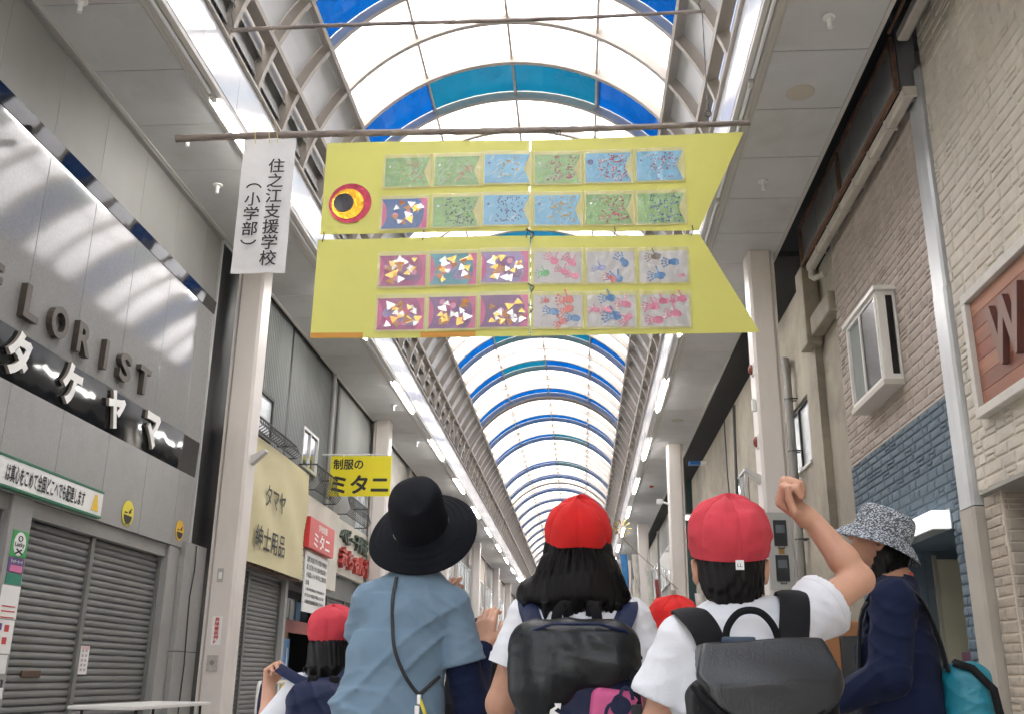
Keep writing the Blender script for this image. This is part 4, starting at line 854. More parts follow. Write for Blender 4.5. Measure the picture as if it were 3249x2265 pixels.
def foil(s, cx, cz, base, pink, rnd, k, extra=None):
    mb = MB(); fl2(mb, [(cx-W_/2, cz-H_/2), (cx+W_/2, cz-H_/2), (cx+W_/2, cz+H_/2), (cx-W_/2, cz+H_/2)], -.0095); mb.build('base_paper', pink, s)
    mb = MB(); pts = []
    for i in range(9): t = rad(-62+124*i/8); pts.append((cx-W_/2-.06+math.cos(t)*.105, cz+math.sin(t)*.172))
    pts = [(cx-W_/2+.0, cz-H_/2)]*0+[(p[0], max(cz-H_/2, min(cz+H_/2, p[1]))) for p in pts]
    o = [(cx-W_/2+.02, cz-H_/2)]+pts+[(cx-W_/2+.02, cz+H_/2)]
    q = []
    for i in range(9): t = rad(62-124*i/8); q.append((cx+W_/2-.13+math.cos(t)*.10, max(cz-H_/2, min(cz+H_/2, cz+math.sin(t)*.172))))
    fl2(mb, [p for i, p in enumerate(o[1:-1])]+q, -.0106); mb.build('fish_body', base, s)
    if extra:
        mb = MB(); blob(mb, cx+rnd.uniform(-.08, .05), cz+rnd.uniform(-.05, .08), .1, .05, .5, -.0112, rnd, 12, .2); blob(mb, cx+.08, cz-.06, .09, .05, 0, -.0112, rnd, 12, .2); mb.build('colour_patch', extra, s)
    mb = MB()
    for _ in range(2): x, z = cx+rnd.uniform(-.1, .13), cz+rnd.uniform(-.1, .1); mb.add([(x+.028*math.cos(i*.52), -.0185+bow(x, z), z+.028*math.sin(i*.52)) for i in range(12)], [tuple(range(12))])
    mb.build('pink_dots', Mfp, s)['kind'] = 'stuff'
    for m, kk, nm in ((Mfo, k//3, 'bronze_scraps'), (Mfg, k//3, 'gold_scraps'), (Mfs, k//3+1, 'silver_scraps')):
        mb = MB()
        for _ in range(kk):
            x, z, a = cx+rnd.uniform(-.13, .16), cz+rnd.uniform(-.11, .11), rnd.uniform(0, 6.3); r = rnd.uniform(.036, .056); d = -.020-rnd.uniform(0, .004)
            p = [(x+r*rnd.uniform(.8, 1.2)*math.cos(a+t), z+r*rnd.uniform(.7, 1.1)*math.sin(a+t)) for t in (0, 2.0, 4.1)]
            mb.add([(u, d+bow(x, z)+rnd.uniform(-.006, .004), w) for u, w in p], [(0, 1, 2)])
        mb.build(nm, m, s, fix=False)['kind'] = 'stuff'
def hand(mb, x, z, sc, a, rnd, fingers=5):
    c, q = math.cos(a), math.sin(a); T = lambda u, w: (x+(u*c-w*q)*sc, z+(u*q+w*c)*sc)
    pc = T(0, 0); blob(mb, pc[0], pc[1], .040*sc, .034*sc, a, -.0125-rnd.uniform(0, .001), rnd, 12, .13)
    for i, (fa, fl) in enumerate(((-.45, .080), (-.15, .092), (.12, .090), (.42, .078), (1.25, .062))[:fingers]):
        for k in range(3):
            f = T(-(math.cos(fa)*(.038+fl*.95*k/3)+.006), math.sin(fa)*(.038+fl*.95*k/3)*1.05)
            blob(mb, f[0], f[1], .0125*sc, .0072*sc, a-fa, -.0125-rnd.uniform(0, .001), rnd, 7, .18)
cols = [-1.61, -1.13, -.655]; colr = [-.175, .305, .785]
rn = random.Random(12)
top = [(cols[0], 5.58, 'g', None), (cols[1], 5.58, 'g', None), (cols[2], 5.595, 'b', None), (colr[0], 5.585, 'g', (Mdr, 70, 4)), (colr[1], 5.59, 'b', (Mdr, 95, 5)), (colr[2], 5.595, 'b', (Mdr, 55, 0)),
       (cols[1], 5.15, 'g', (Mbk, 80, 0)), (cols[2], 5.16, 'b', (Mnv, 80, 0)), (colr[0], 5.152, 'b', (Mgo, 70, 3)), (colr[1], 5.155, 'g', (Mre, 75, 3)), (colr[2], 5.155, 'g', (Mnv, 85, 1))]
for i, (x, z, c, d) in enumerate(top):
    row = 'top row' if z > 5.5 else 'second row'; pos = ['first', 'second', 'third', 'fourth', 'fifth', 'sixth'][(cols+colr).index(x)]
    s = sheet(x, z, f'{"green" if c == "g" else "blue"} paper carp in a clear sleeve, {pos} in the {row}'); fishpaper(s, x, z, Mgr if c == 'g' else Mbu)
    swirls(s, x, z, Mpale if c == 'g' else Mpaleb, rn, 22 if d is None else 7)
    if d is None: dots(s, x, z, Mor if c == 'g' else Mgo, rn, 26, big=7 if c == 'g' else 2)
    else: dots(s, x, z, d[0], rn, d[1], big=d[2])
    eyedot(s, x, z, Mwhite if c == 'g' else Mnv, .03 if i == 4 else .012)
s = sheet(cols[0]-.01, 5.145, 'blue and pink collage with foil scraps, first in the second row'); foil(s, cols[0]-.01, 5.145, Mbup, Mpkp, rn, 14)
for i, (x, z, b, ex_) in enumerate(((-1.612, 4.565, Mmgp, Mpup), (-1.138, 4.57, Mtep, Mlvp), (-.662, 4.58, Mlvp, Mpup), (-1.612, 4.14, Mmgp, Mlvp), (-1.138, 4.145, Mpup, Mmgp), (-.662, 4.15, Mpup, None))):
    s = sheet(x, z, f'purple and pink collage with foil triangles, {["left", "middle", "right"][i % 3]} of the {"third" if i < 3 else "bottom"} row', .31); foil(s, x, z, b, Mpkp, rn, 20, ex_)
HP = [(-.175, 4.57, 'hand print sheet with pink and one green print, left of the third row', ((-.03, .06, 1, -.7, Mpk), (.13, .04, 1.05, -.8, Mpk), (-.11, -.06, .9, .1, Mgn), (.06, -.05, .9, -.5, Mpk), (.16, -.09, .9, -.3, Mpk))), (.305, 4.57, 'hand print sheet with three blue prints, middle of the third row', ((.13, .04, 1.1, -.9, Mbl), (-.08, -.01, .85, .1, Mlv), (.07, -.12, 1.05, -.35, Mbl), (.02, -.12, .9, -.3, Mrd))), (.785, 4.57, 'hand print sheet with one brown and two blue prints, right of the third row', ((-.06, .10, 1, .1, Mbr), (.10, .04, 1.1, 0, Mbl), (-.03, -.09, 1.1, .05, Mbl), (.17, -.09, .45, .2, Mpk))),
      (-.175, 4.14, 'hand print sheet with red and blue prints, left of the bottom row', ((.1, .11, 1.15, 0, Mrd), (.10, .02, 1.1, .4, Mrd), (-.03, -.01, 1.0, -.2, Mbl), (.16, -.07, .95, -.1, Mbl), (.05, -.10, .9, .5, Mrd), (-.1, .1, .6, 0, Mrd))), (.305, 4.14, 'hand print sheet with blue and pink prints, middle of the bottom row', ((0, .12, 1.05, 0, Mbl), (.14, .06, 1.0, -.2, Mpk), (-.02, .01, .9, 0, Mpk), (.04, -.05, 1.2, .1, Mbl), (.15, -.06, .95, .9, Mpk), (-.14, .01, .7, 0, Mpk))), (.785, 4.14, 'hand print sheet with only pink prints, right of the bottom row', ((.16, .11, 1.0, 0, Mpk), (-.01, .09, .9, .1, Mpk), (-.09, .04, 1.05, .05, Mpk), (.1, -.03, 1.1, 0, Mpk), (-.06, -.09, 1.1, 0, Mpk), (.07, .09, .6, 0, Mpk)))]
for x, z, lb, hs_ in HP:
    s = sheet(x, z, lb, .31); mb = MB(); fl2(mb, [(x-W_/2, z-.153), (x+W_/2, z-.153), (x+W_/2, z+.153), (x-W_/2, z+.153)], -.0095); mb.build('paper', Mpw, s)
    for dx, dz, sc, a, m in hs_: mb = MB(); hand(mb, x+dx, z+dz, sc, a, rn, rn.choice((4, 5, 5))); mb.build('hand_print', m, s)['kind'] = 'stuff'
for x in (-2.38, -1.43, -.46, .35, 1.06): MB().tube([(x, -.012, 4.97), (x+.005, -.02, 4.925), (x-.01, -.012, 4.87)], .005, 5).build('cord_tie', Mblk, bn)
for z in (4.93, 4.4, 4.2): MB().tube([(-.47, -.015, z+.03), (-.43, -.03, z), (-.39, -.015, z-.02), (-.42, -.03, z-.07)], .006, 5).build('cord_tie', Mblk, bn)
for z in np.arange(3.95, 4.9, .09): MB().box(-.4285, -.424, -.004, .004, z, z+.045).build('lacing_cord', Mwhite if int(z*50) % 2 else Mblk, bn)
for x, zt in ((-2.40, 5.92), (-.445, 5.90), (.33, 5.90), (1.54, 5.92)): MB().tube([(x, .0, zt-.02), (x, .03, zt+.06), (x+.005, .05, 6.06)], .004, 4).build('tie_string', Mwhite, bn)
MB().tube([(-.17+math.cos(a)*.028, .01, 5.985+math.sin(a)*.03) for a in [i*math.pi/5 for i in range(11)]], .006, 5, cap=False).build('key_ring', Mwire, bn)
# vertical white school banner
vb = thing('school_banner', 'white vertical cloth banner with black Japanese lettering left of the carp', 'banner', (-2.985, BY-.03, 4.57))
rows = []
for j in range(15):
    z = 1.42*j/14; rows.append([(-.265+.52*i/8+.02*(1-j/14)*0, .009*math.sin(i*.9+j*.35)*(1-j/14*.6)+.004*math.sin(j*1.1+i*2), z) for i in range(9)])
MB().grid(rows).build('cloth', mat('banner_cloth', (.66, .66, .66), .55, .03, 4, .15, 35, trans=.25, wave=.012, wvs=6), vb, True)
Mtxt = mat('print_dark', (.022, .012, .014), .6)
text('住\n之\n江\n支\n援\n学\n校', (.088, -.024, .63), XP, ZP, .158, 1.12, Mtxt, vb, bold=.012)
text('小\n学\n部', (-.115, -.024, .605), XP, ZP, .155, .45, Mtxt, vb, bold=.012)
for z, sg_ in ((.915, 1), (.295, -1)):
    mb = MB(); mb.tube([(-.115+.075*math.cos(t), -.026, z-sg_*.055+sg_*.06*math.sin(t)) for t in [rad(a) for a in range(20, 161, 14)]], .0075, 6); mb.build('bracket_mark', Mtxt, vb)
for x in (-.14, .0, .08): MB().tube([(x, -.03, 1.36), (x-.01, -.05, 1.46), (x-.03, .0, 1.51), (x-.05, -.05, 1.60)], .005, 4).build('twine', mat('twine', (.60, .50, .22), .7), vb)
# ------------------------------------------------------------------ people: distance-field modelling
V = lambda *a: np.array(a, dtype=np.float32)
class SDF:
    """signed distance field on a voxel grid, blended from rounded limbs and turned into one closed surface"""
    def __init__(s, lo, hi, h=.005):
        s.lo = np.array(lo, np.float32); s.h = h; s.n = np.ceil((np.array(hi)-s.lo)/h).astype(int)+1
        s.ax = [s.lo[i]+h*np.arange(s.n[i], dtype=np.float32) for i in range(3)]; s.F = np.full(s.n, .08, np.float32)
    def _sl(s, lo, hi):
        r = []
        for i in range(3):
            a = max(0, int((lo[i]-s.lo[i])/s.h)-1); b = min(s.n[i], int((hi[i]-s.lo[i])/s.h)+2)
            if b <= a: return None
            r.append(slice(a, b))
        return tuple(r)
    def _pts(s, sl): return np.meshgrid(s.ax[0][sl[0]], s.ax[1][sl[1]], s.ax[2][sl[2]], indexing='ij', sparse=True)
    def _merge(s, sl, d, k, mode):
        F = s.F[sl]
        if mode > 0:
            if k > 0:
                hh = np.clip(.5+.5*(F-d)/k, 0, 1); s.F[sl] = F*(1-hh)+d*hh-k*hh*(1-hh)
            else: s.F[sl] = np.minimum(F, d)
        else:
            d = -d
            if k > 0:
                hh = np.clip(.5-.5*(F-d)/k, 0, 1); s.F[sl] = F*(1-hh)+d*hh+k*hh*(1-hh)
            else: s.F[sl] = np.maximum(F, d)
    def cap(s, a, b, ra, rb=None, k=.012, mode=1):
        rb = ra if rb is None else rb; a = V(*a); b = V(*b); m = max(ra, rb)+k+.02
        sl = s._sl(np.minimum(a, b)-m, np.maximum(a, b)+m)
        if sl is None: return s
        X, Y, Z = s._pts(sl); ab = b-a; L = float(ab@ab)+1e-9
        t = np.clip(((X-a[0])*ab[0]+(Y-a[1])*ab[1]+(Z-a[2])*ab[2])/L, 0, 1)
        d = np.sqrt((X-a[0]-t*ab[0])**2+(Y-a[1]-t*ab[1])**2+(Z-a[2]-t*ab[2])**2)-(ra+(rb-ra)*t)
        s._merge(sl, d, k, mode); return s
    def chain(s, pts, rs, k=.012, mode=1):
        for i in range(len(pts)-1): s.cap(pts[i], pts[i+1], rs[i], rs[i+1], k, mode)
        return s
    def ell(s, c, r, M=None, k=.012, mode=1):
        c = V(*c); r = V(*r); m = float(r.max())+k+.02; sl = s._sl(c-m, c+m)
        if sl is None: return s
        X, Y, Z = s._pts(sl); x, y, z = X-c[0], Y-c[1], Z-c[2]
        if M is not None: x, y, z = (M[0][i]*0+M[0][i]*x+M[1][i]*y+M[2][i]*z for i in range(3))
        q = np.sqrt((x/r[0])**2+(y/r[1])**2+(z/r[2])**2); g = np.sqrt((x/r[0]**2)**2+(y/r[1]**2)**2+(z/r[2]**2)**2)+1e-6
        s._merge(sl, q*(q-1)/g, k, mode); return s
    def box(s, c, hf, rr, M=None, k=.0, mode=1):
        c = V(*c); hf = V(*hf); m = float(np.linalg.norm(hf))+k+.03; sl = s._sl(c-m, c+m)
        if sl is None: return s
        X, Y, Z = s._pts(sl); x, y, z = X-c[0], Y-c[1], Z-c[2]
        if M is not None: x, y, z = (M[0][i]*x+M[1][i]*y+M[2][i]*z for i in range(3))
        a, b, e = np.abs(x)-hf[0]+rr, np.abs(y)-hf[1]+rr, np.abs(z)-hf[2]+rr
        d = np.sqrt(np.maximum(a, 0)**2+np.maximum(b, 0)**2+np.maximum(e, 0)**2)+np.minimum(np.maximum(a, np.maximum(b, e)), 0)-rr
        s._merge(sl, d, k, mode); return s
    def torso(s, rings, k=.02):
        """stack of elliptical rings (x, y, z, rx, ry)"""
        for p, q in zip(rings, rings[1:]):
            m = max(p[3], q[3])+.05; lo = V(min(p[0], q[0])-m, min(p[1], q[1])-m, min(p[2], q[2])-.06); hi = V(max(p[0], q[0])+m, max(p[1], q[1])+m, max(p[2], q[2])+.06)
            sl = s._sl(lo, hi)
            if sl is None: continue
            X, Y, Z = s._pts(sl); z0, z1 = p[2], q[2]; t = np.clip((Z-z0)/(z1-z0), 0, 1); g = lambda i: p[i]+(q[i]-p[i])*t
            rx, ry = g(3), g(4); ez = (Z-(z0+(z1-z0)*t))/np.minimum(rx, ry)
            d = (np.sqrt(((X-g(0))/rx)**2+((Y-g(1))/ry)**2+ez**2)-1)*np.minimum(rx, ry)
            s._merge(sl, d.astype(np.float32), k, 1)
        return s
    def cut(s, p, n):
        p, n = V(*p), V(*n); n = n/np.linalg.norm(n); X, Y, Z = s._pts((slice(None),)*3)
        s.F = np.maximum(s.F, (X-p[0])*n[0]+(Y-p[1])*n[1]+(Z-p[2])*n[2]); return s
    def disp(s, fn):
        X, Y, Z = s._pts((slice(None),)*3); s.F = (s.F+fn(X, Y, Z)).astype(np.float32); return s
    def mesh(s, name, m, parent, smooth=2):
        F = s.F; F[0] = F[-1] = .08; F[:, 0] = F[:, -1] = .08; F[:, :, 0] = F[:, :, -1] = .08
        ins = F < 0; n = F.shape; c = np.zeros((n[0]-1, n[1]-1, n[2]-1), np.int8)
        for i in (0, 1):
            for j in (0, 1):
                for k in (0, 1): c += ins[i:n[0]-1+i, j:n[1]-1+j, k:n[2]-1+k]
        cells = np.argwhere((c > 0) & (c < 8)); idx = -np.ones(c.shape, np.int32); idx[tuple(cells.T)] = np.arange(len(cells))
        acc = np.zeros((len(cells), 3), np.float32); cnt = np.zeros(len(cells), np.float32); co = [(i, j, k) for i in (0, 1) for j in (0, 1) for k in (0, 1)]
        for a in co:
            for ax in range(3):
                if a[ax]: continue
                b = list(a); b[ax] = 1
                fa = F[tuple((cells+a).T)]; fb = F[tuple((cells+b).T)]; msk = (fa < 0) != (fb < 0)
                t = np.where(msk, fa/(fa-fb+1e-12), 0); p = np.tile(np.array(a, np.float32), (len(cells), 1)); p[:, ax] += t
                acc += p*msk[:, None]; cnt += msk
        P = s.lo+s.h*(cells+acc/np.maximum(cnt, 1)[:, None]); faces = []
        for ax in range(3):
            u, w = (ax+1) % 3, (ax+2) % 3; sa = [slice(None)]*3; sb = [slice(None)]*3; sa[ax] = slice(0, -1); sb[ax] = slice(1, None)
            A, B = ins[tuple(sa)], ins[tuple(sb)]; e = np.argwhere(A != B); e = e[(e[:, u] > 0) & (e[:, w] > 0) & (e[:, u] < n[u]-1) & (e[:, w] < n[w]-1)]
            if not len(e): continue
            def cid(du, dw): q = e.copy(); q[:, u] -= du; q[:, w] -= dw; return idx[tuple(q.T)]
            q = np.stack([cid(1, 1), cid(0, 1), cid(0, 0), cid(1, 0)], 1); fl = ~A[tuple(e.T)]; q[fl] = q[fl][:, ::-1]; faces.append(q)
        Q = np.concatenate(faces); Q = Q[(Q >= 0).all(1)]
        for _ in range(smooth):
            S = np.zeros_like(P); K = np.zeros(len(P), np.float32)
            for i in range(4): np.add.at(S, Q[:, i], P[Q[:, (i+1) % 4]]+P[Q[:, (i+3) % 4]]); np.add.at(K, Q[:, i], 2)
            P = P*.45+.55*S/np.maximum(K, 1)[:, None]
        me = bpy.data.meshes.new(name); me.vertices.add(len(P)); me.vertices.foreach_set('co', P.astype(np.float32).ravel()); me.loops.add(Q.size); me.loops.foreach_set('vertex_index', Q.ravel().astype(np.int32))
        me.polygons.add(len(Q)); me.polygons.foreach_set('loop_start', np.arange(0, Q.size, 4, dtype=np.int32)); me.polygons.foreach_set('loop_total', np.full(len(Q), 4, np.int32)); me.polygons.foreach_set('use_smooth', np.ones(len(Q), bool))
        me.materials.append(m); me.update(calc_edges=True); me.validate(); return link(name, me, parent)
def folds(amp, seed, kx=26, kz=7, diag=.5, z0=-9., z1=9., warp=.05):
    """creases for cloth: thin wandering ridges, mostly diagonal, in two sizes, fading towards the collar"""
    r = random.Random(seed); ph = [r.uniform(0, 6.28) for _ in range(10)]
    def fn(X, Y, Z):
        w = np.sin(Z*7+X*5+ph[0])*warp+np.sin(Z*15-X*9+Y*8+ph[1])*warp*.45
        m1 = np.clip(.55+.8*np.sin(X*9+Z*8+Y*6+ph[5]), 0, 1); m2 = np.clip(.45+.8*np.sin(X*10-Z*11+ph[6]), 0, 1); m3 = np.clip(.4+.8*np.sin(X*7+Z*13+ph[7]), 0, 1)
        a = 1-np.abs(np.sin((X+w)*kx*1.25+Z*kz*2.2+Y*14+ph[2])); b = 1-np.abs(np.sin((X-w*1.3)*kx*.75-Z*kz*4.2+Y*18+ph[3])); c = 1-np.abs(np.sin((X+w*1.6)*kx*.9+Z*kz*6.5+Y*26+ph[4])); d = np.sin(X*62+Z*88+Y*70+w*50+ph[8])
        f = .6*a*a*m1+.7*b*b*m2+.45*c*c*m3+.07*d*m1; wt = np.clip((z1-Z)/.16, .3, 1)
        return (-amp*.62*(f-.25)*wt).astype(np.float32)
    return fn
def rx(a): return np.array([[1, 0, 0], [0, math.cos(a), -math.sin(a)], [0, math.sin(a), math.cos(a)]])
def ry(a): return np.array([[math.cos(a), 0, math.sin(a)], [0, 1, 0], [-math.sin(a), 0, math.cos(a)]])
def rz(a): return np.array([[math.cos(a), -math.sin(a), 0], [math.sin(a), math.cos(a), 0], [0, 0, 1]])
Mskin = mat('skin', (.60, .33, .22), .5, .07, 14, .06, 160, local=True)
Mskin2 = mat('skin_tan', (.48, .255, .165), .5, .07, 14, .06, 160, local=True)
Mhair = mat('black_hair', (.006, .005, .005), .45, .3, 30, .15, 60, spec=.22, stretch=(9, 9, .6), local=True)
Mstr = mat('hair_strand', (.007, .0055, .005), .5, spec=.25)
Mwsh = mat('white_cotton', (.71, .72, .75), .8, .02, 6, .12, 260, sheen=.05, local=True)
Mblsh = mat('blue_tshirt', (.155, .24, .32), .85, .07, 8, .12, 260, sheen=.05, local=True)
Mnavy = mat('navy_knit', (.009, .014, .042), .85, spec=.15, var=.15, vs=10, bump=.12, bs=240, sheen=.04, local=True)
Mred1 = mat('red_cap_bright', (.62, .022, .02), .8, .05, 9, spec=.2, bump=.15, bs=300, sheen=.04, local=True); Mred2 = mat('red_cap_worn', (.60, .058, .078), .8, .07, 7, spec=.2, bump=.15, bs=300, sheen=.04, local=True)
Mblkc = mat('black_fabric', (.009, .009, .010), .75, spec=.2, var=.1, vs=8, bump=.2, bs=260, sheen=.04, local=True); Mnyl = mat('black_nylon', (.012, .014, .015), .38, .15, 5, .25, 30, spec=.35, local=True)
Mleath = mat('grey_leatherette', (.016, .017, .018), .30, .1, 6, .12, 220, spec=.5, local=True); Mnvn = mat('navy_nylon', (.008, .014, .05), .5, spec=.25, var=.15, vs=6, bump=.2, bs=60, local=True)
Mjean = mat('dark_trousers', (.02, .022, .035), .85, .1, 10, local=True); Mshoe = mat('shoe_rubber', (.35, .35, .36), .6, local=True)
def fingers(F, w, d, n, side, sc, curl, thumb=.5, k=.006):
    """hand: palm from wrist w along d, palm side n; four unequal bent fingers and a thumb leaving the side of the palm"""
    d = np.array(d, float); d /= np.linalg.norm(d); n = np.array(n, float); n -= d*(n@d); n /= np.linalg.norm(n); l = np.cross(d, n)*side; w = np.array(w, float)
    kn = []
    for i, (o, f) in enumerate(((.030, .078), (.010, .084), (-.010, .080), (-.028, .070))):
        kn.append(w+(d*f+l*o)*sc); F.cap(w+(d*.012+l*o*.6)*sc, kn[-1], .0155*sc, .0115*sc, .012*sc)
    for i, (L, r) in enumerate(((.040, .0102), (.045, .0106), (.042, .0102), (.033, .0092))):
        p = kn[i]; a = 0
        for j, q in enumerate((1, .68, .52)):
            a += curl[i]*(.9, 1.15, .8)[j]; dd = d*math.cos(a)+n*math.sin(a); e = p+dd*L*q*sc; F.cap(p, e, (r-.0006*j)*sc, (r-.0006*(j+1))*sc, .003*sc); p = e
    t0 = w+(d*.022+l*.028)*sc; dd = d*.62+l*.65+n*.35; dd /= np.linalg.norm(dd); t1 = t0+dd*.036*sc; d2 = d*.8+n*thumb-l*.15*thumb*2; d2 /= np.linalg.norm(d2); t2 = t1+d2*.030*sc; t3 = t2+(d2*.85+n*thumb*.6)*.024*sc
    F.cap(t0-dd*.012*sc, t1, .0145*sc, .0105*sc, .010*sc).cap(t1, t2, .0098*sc, .0088*sc, .003*sc).cap(t2, t3, .0088*sc, .0072*sc, .003*sc)
def head(F, c, Hm, s, female=True):
    """skull, face features and ears, in the head's own frame (+y is the face)"""
    T = lambda x, y, z: tuple(np.array(c)+Hm@np.array((x, y, z))*s)
    F.ell(c, (.074*s, .094*s, .098*s), Hm, .02).ell(T(0, .022, -.052), (.058*s, .066*s, .064*s), Hm, .03)
    F.cap(T(0, .062, -.098), T(0, .068, -.094), .018*s, .016*s, .02)
    F.cap(T(0, .09, .0), T(0, .108, -.032), .008*s, .0125*s, .010).ell(T(0, .098, -.037), (.017*s, .010*s, .008*s), Hm, .008)
    for q in (-1, 1):
        F.ell(T(q*.032, .099, .004), (.017*s, .010*s, .010*s), Hm, .008, -1); F.cap(T(q*.012, .094, .022), T(q*.048, .078, .020), .006*s, .005*s, .012); F.ell(T(q*.042, .070, -.036), (.022*s, .018*s, .022*s), Hm, .02)
        F.ell(T(q*.083, -.006, -.026), (.0085*s, .019*s, .033*s), (Hm@rz(-q*.35)), .004); F.ell(T(q*.089, .0, -.022), (.006*s, .009*s, .017*s), (Hm@rz(-q*.35)), .003, -1)
        F.cap(T(q*.082, .006, -.006), T(q*.091, -.016, .002), .004*s, .0045*s, .003); F.cap(T(q*.0915, -.018, -.002), T(q*.086, -.016, -.038), .0045*s, .0055*s, .003)
    F.cap(T(-.020, .084, -.062), T(.020, .084, -.062), .0065*s, .0065*s, .006); F.cap(T(-.016, .083, -.071), T(.016, .083, -.071), .0068*s, .0068*s, .006); F.cap(T(-.022, .097, -.0665), T(.022, .097, -.0665), .004*s, .004*s, .002, -1)
    return T
def eyes(parent, T, s):
    for q in (-1, 1):
        bm = bmesh.new(); bmesh.ops.create_uvsphere(bm, u_segments=12, v_segments=8, radius=.012*s, matrix=Matrix.Translation(T(q*.032, .083, .004))); MB().bm(bm).build('eye', mat('eye_white', (.7, .68, .66), .2), parent, True)
        bm = bmesh.new(); bmesh.ops.create_uvsphere(bm, u_segments=10, v_segments=8, radius=.0055*s, matrix=Matrix.Translation(T(q*.032, .0905, .004))); MB().bm(bm).build('iris', mat('eye_dark', (.02, .012, .008), .1), parent, True)
def legs(F, hipz, x0, y0, w, kz, az, r):
    for q in (-1, 1):
        F.chain([(x0+q*w, y0, hipz), (x0+q*w*1.02, y0+.012, kz), (x0+q*w, y0-.01, az)], [r, r*.68, r*.46], .03); F.cap((x0+q*w, y0-.03, .035), (x0+q*w*1.05, y0+.12, .03), .03, .026, .02)
def cap_mesh(parent, c, Hm, s, m, name='cap', tilt=0., puff=1., seed=0, rim=True, seam_rot=0.3, crumple=.0035, tall=1., drop=0.):
    """six-panel school cap: puffed crown, sewn seams, rolled rim and a short front visor"""
    C = bpy.data.objects.new(name, None); COL.objects.link(C); C.parent = parent; r_ = random.Random(seed); ph = [r_.uniform(0, 6.28) for _ in range(6)]
    Mx = Hm@rx(tilt); T = lambda p: tuple(np.array(c)+Mx@np.array(p)*s)
    prof = [(1.0, -.006), (1.02, .004), (1.045, .018), (1.065, .034), (1.055, .052), (1.0, .072), (.91, .089), (.78, .102), (.60, .112), (.40, .119), (.20, .123), (.06, .1245), (0.0, .124)]
    rows = []; n = 96
    P_ = []
    for (a, b), (a2, b2) in zip(prof, prof[1:]): P_ += [(a, b), ((a+a2)/2, (b+b2)/2)]
    P_.append(prof[-1])
    for rr, z in P_:
        row = []
        for j in range(n):
            t = 2*math.pi*j/n; sm = abs(((t+seam_rot)/(math.pi/3)) % 1-.5)*2   # 1 at seam
            k = 1+(.030*(1-sm**2)-.012*(sm > .93))*min(1, (.125-z)/.05)*min(1, max(0, z)/.02+.2)
            k += crumple*8*(math.sin(3*t+z*55+ph[0])*math.sin(z*60+t*2+ph[1])*.5+math.sin(7*t+z*30+ph[2])*.3)*min(1, max(0, z/.03))*(.3 if z > .11 else 1)
            row.append(T((.087*rr*k*math.cos(t)*puff, .103*rr*k*math.sin(t)*puff, .018-drop+z*tall*(1+.05*math.sin(2*t+ph[3]))+(.004*(1-sm) if z > .05 else 0))))
        rows.append(row)
    from mathutils import noise
    for i, row in enumerate(rows):
        for j, p in enumerate(row):
            q = Vector(p); d = (q-Vector(T((0, 0, .03)))); d.normalize(); f = min(1, i/5)*(1 if i < 20 else .4)
            nn = noise.noise(q*26+Vector((seed, 0, 0)))*1.0+noise.noise(Vector((q.x*40, q.y*40, q.z*75))+Vector((0, seed, 0)))*.55
            row[j] = tuple(q+d*(crumple*1.15*nn*f))
    MB().grid(rows, True).build('crown', m, C, True)
    for q in range(6):
        j = int(round(((q*math.pi/3-seam_rot) % (2*math.pi))/(2*math.pi)*n)) % n
        MB().tube([Vector(r[j])+(Vector(r[j])-Vector(T((0, 0, .02)))).normalized()*.0004 for r in rows[:-1]], .0011, 5).build('seam', m, C, True)
    MB().tube([T((.087*1.005*math.cos(2*math.pi*j/48), .103*1.005*math.sin(2*math.pi*j/48), -drop+.0135)) for j in range(49)], .0032*s, 6, cap=False).build('rim_binding', m, C, True)
    for q in range(3):
        t = -seam_rot+math.pi/6+q*math.pi/3+math.pi/6*0; pts = []
    v = []; rows = []
    for i in range(4):
        f = i/3; rows.append([T((.088*math.sin(a)*(1+.02*f), .103*math.cos(a)+.055*f*math.cos(a)**.8, .012-.012*f-.01*math.sin(a)**2*f)) for a in [rad(-62+124*j/16) for j in range(17)]])
    MB().grid(rows).build('visor', m, C, True)
    return C, T
def strands(parent, base, n, seed, roots, m=Mstr, w=.0016):
    r = random.Random(seed); mb = MB()
    for _ in range(n):
        pts = roots(r)
        k = len(pts)
        for i, p in enumerate(pts): pts[i] = Vector(p)
        side = Vector((r.uniform(-1, 1), r.uniform(-1, 1), 0)).normalized(); vs = []
        for i, p in enumerate(pts):
            ww = w*(1 if i < k-1 else .2); vs += [p-side*ww, p+side*ww]
        mb.add(vs, [(2*i, 2*i+1, 2*i+3, 2*i+2) for i in range(k-1)])
    o = mb.build('hair_strands', m, base, True, fix=False); return o
from mathutils.bvhtree import BVHTree
def back_of(objs):
    vs, fs = [], []
    for o in objs:
        b = len(vs); vs += [v.co.copy() for v in o.data.vertices]; fs += [[i+b for i in p.vertices] for p in o.data.polygons]
    t = BVHTree.FromPolygons(vs, fs)
    def f(x, z, off=.006):
        h = t.ray_cast(Vector((x, -2, z)), Vector((0, 1, 0))); return (x, (h[0].y if h[0] else 0)-off, z)
    return f, t
def ribbon(name, pts, w, th, m, parent, up=(0, 1, 0)):
    """padded strap: flattened tube along points, resampled smoothly"""
    P = [Vector(p) for p in pts]; Q = []
    for i in range(len(P)-1):
        a, b, c, d = P[max(i-1, 0)], P[i], P[i+1], P[min(i+2, len(P)-1)]
        for k in range(5):
            t = k/5; Q.append(.5*((2*b)+(c-a)*t+(2*a-5*b+4*c-d)*t*t+(3*b-a-3*c+d)*t**3))
    Q.append(P[-1]); return MB().tube(Q, w/2, 10, up=up, flat=th/w).build(name, m, parent, True)
def lerp(a, b, t): return tuple(np.array(a)*(1-t)+np.array(b)*t)
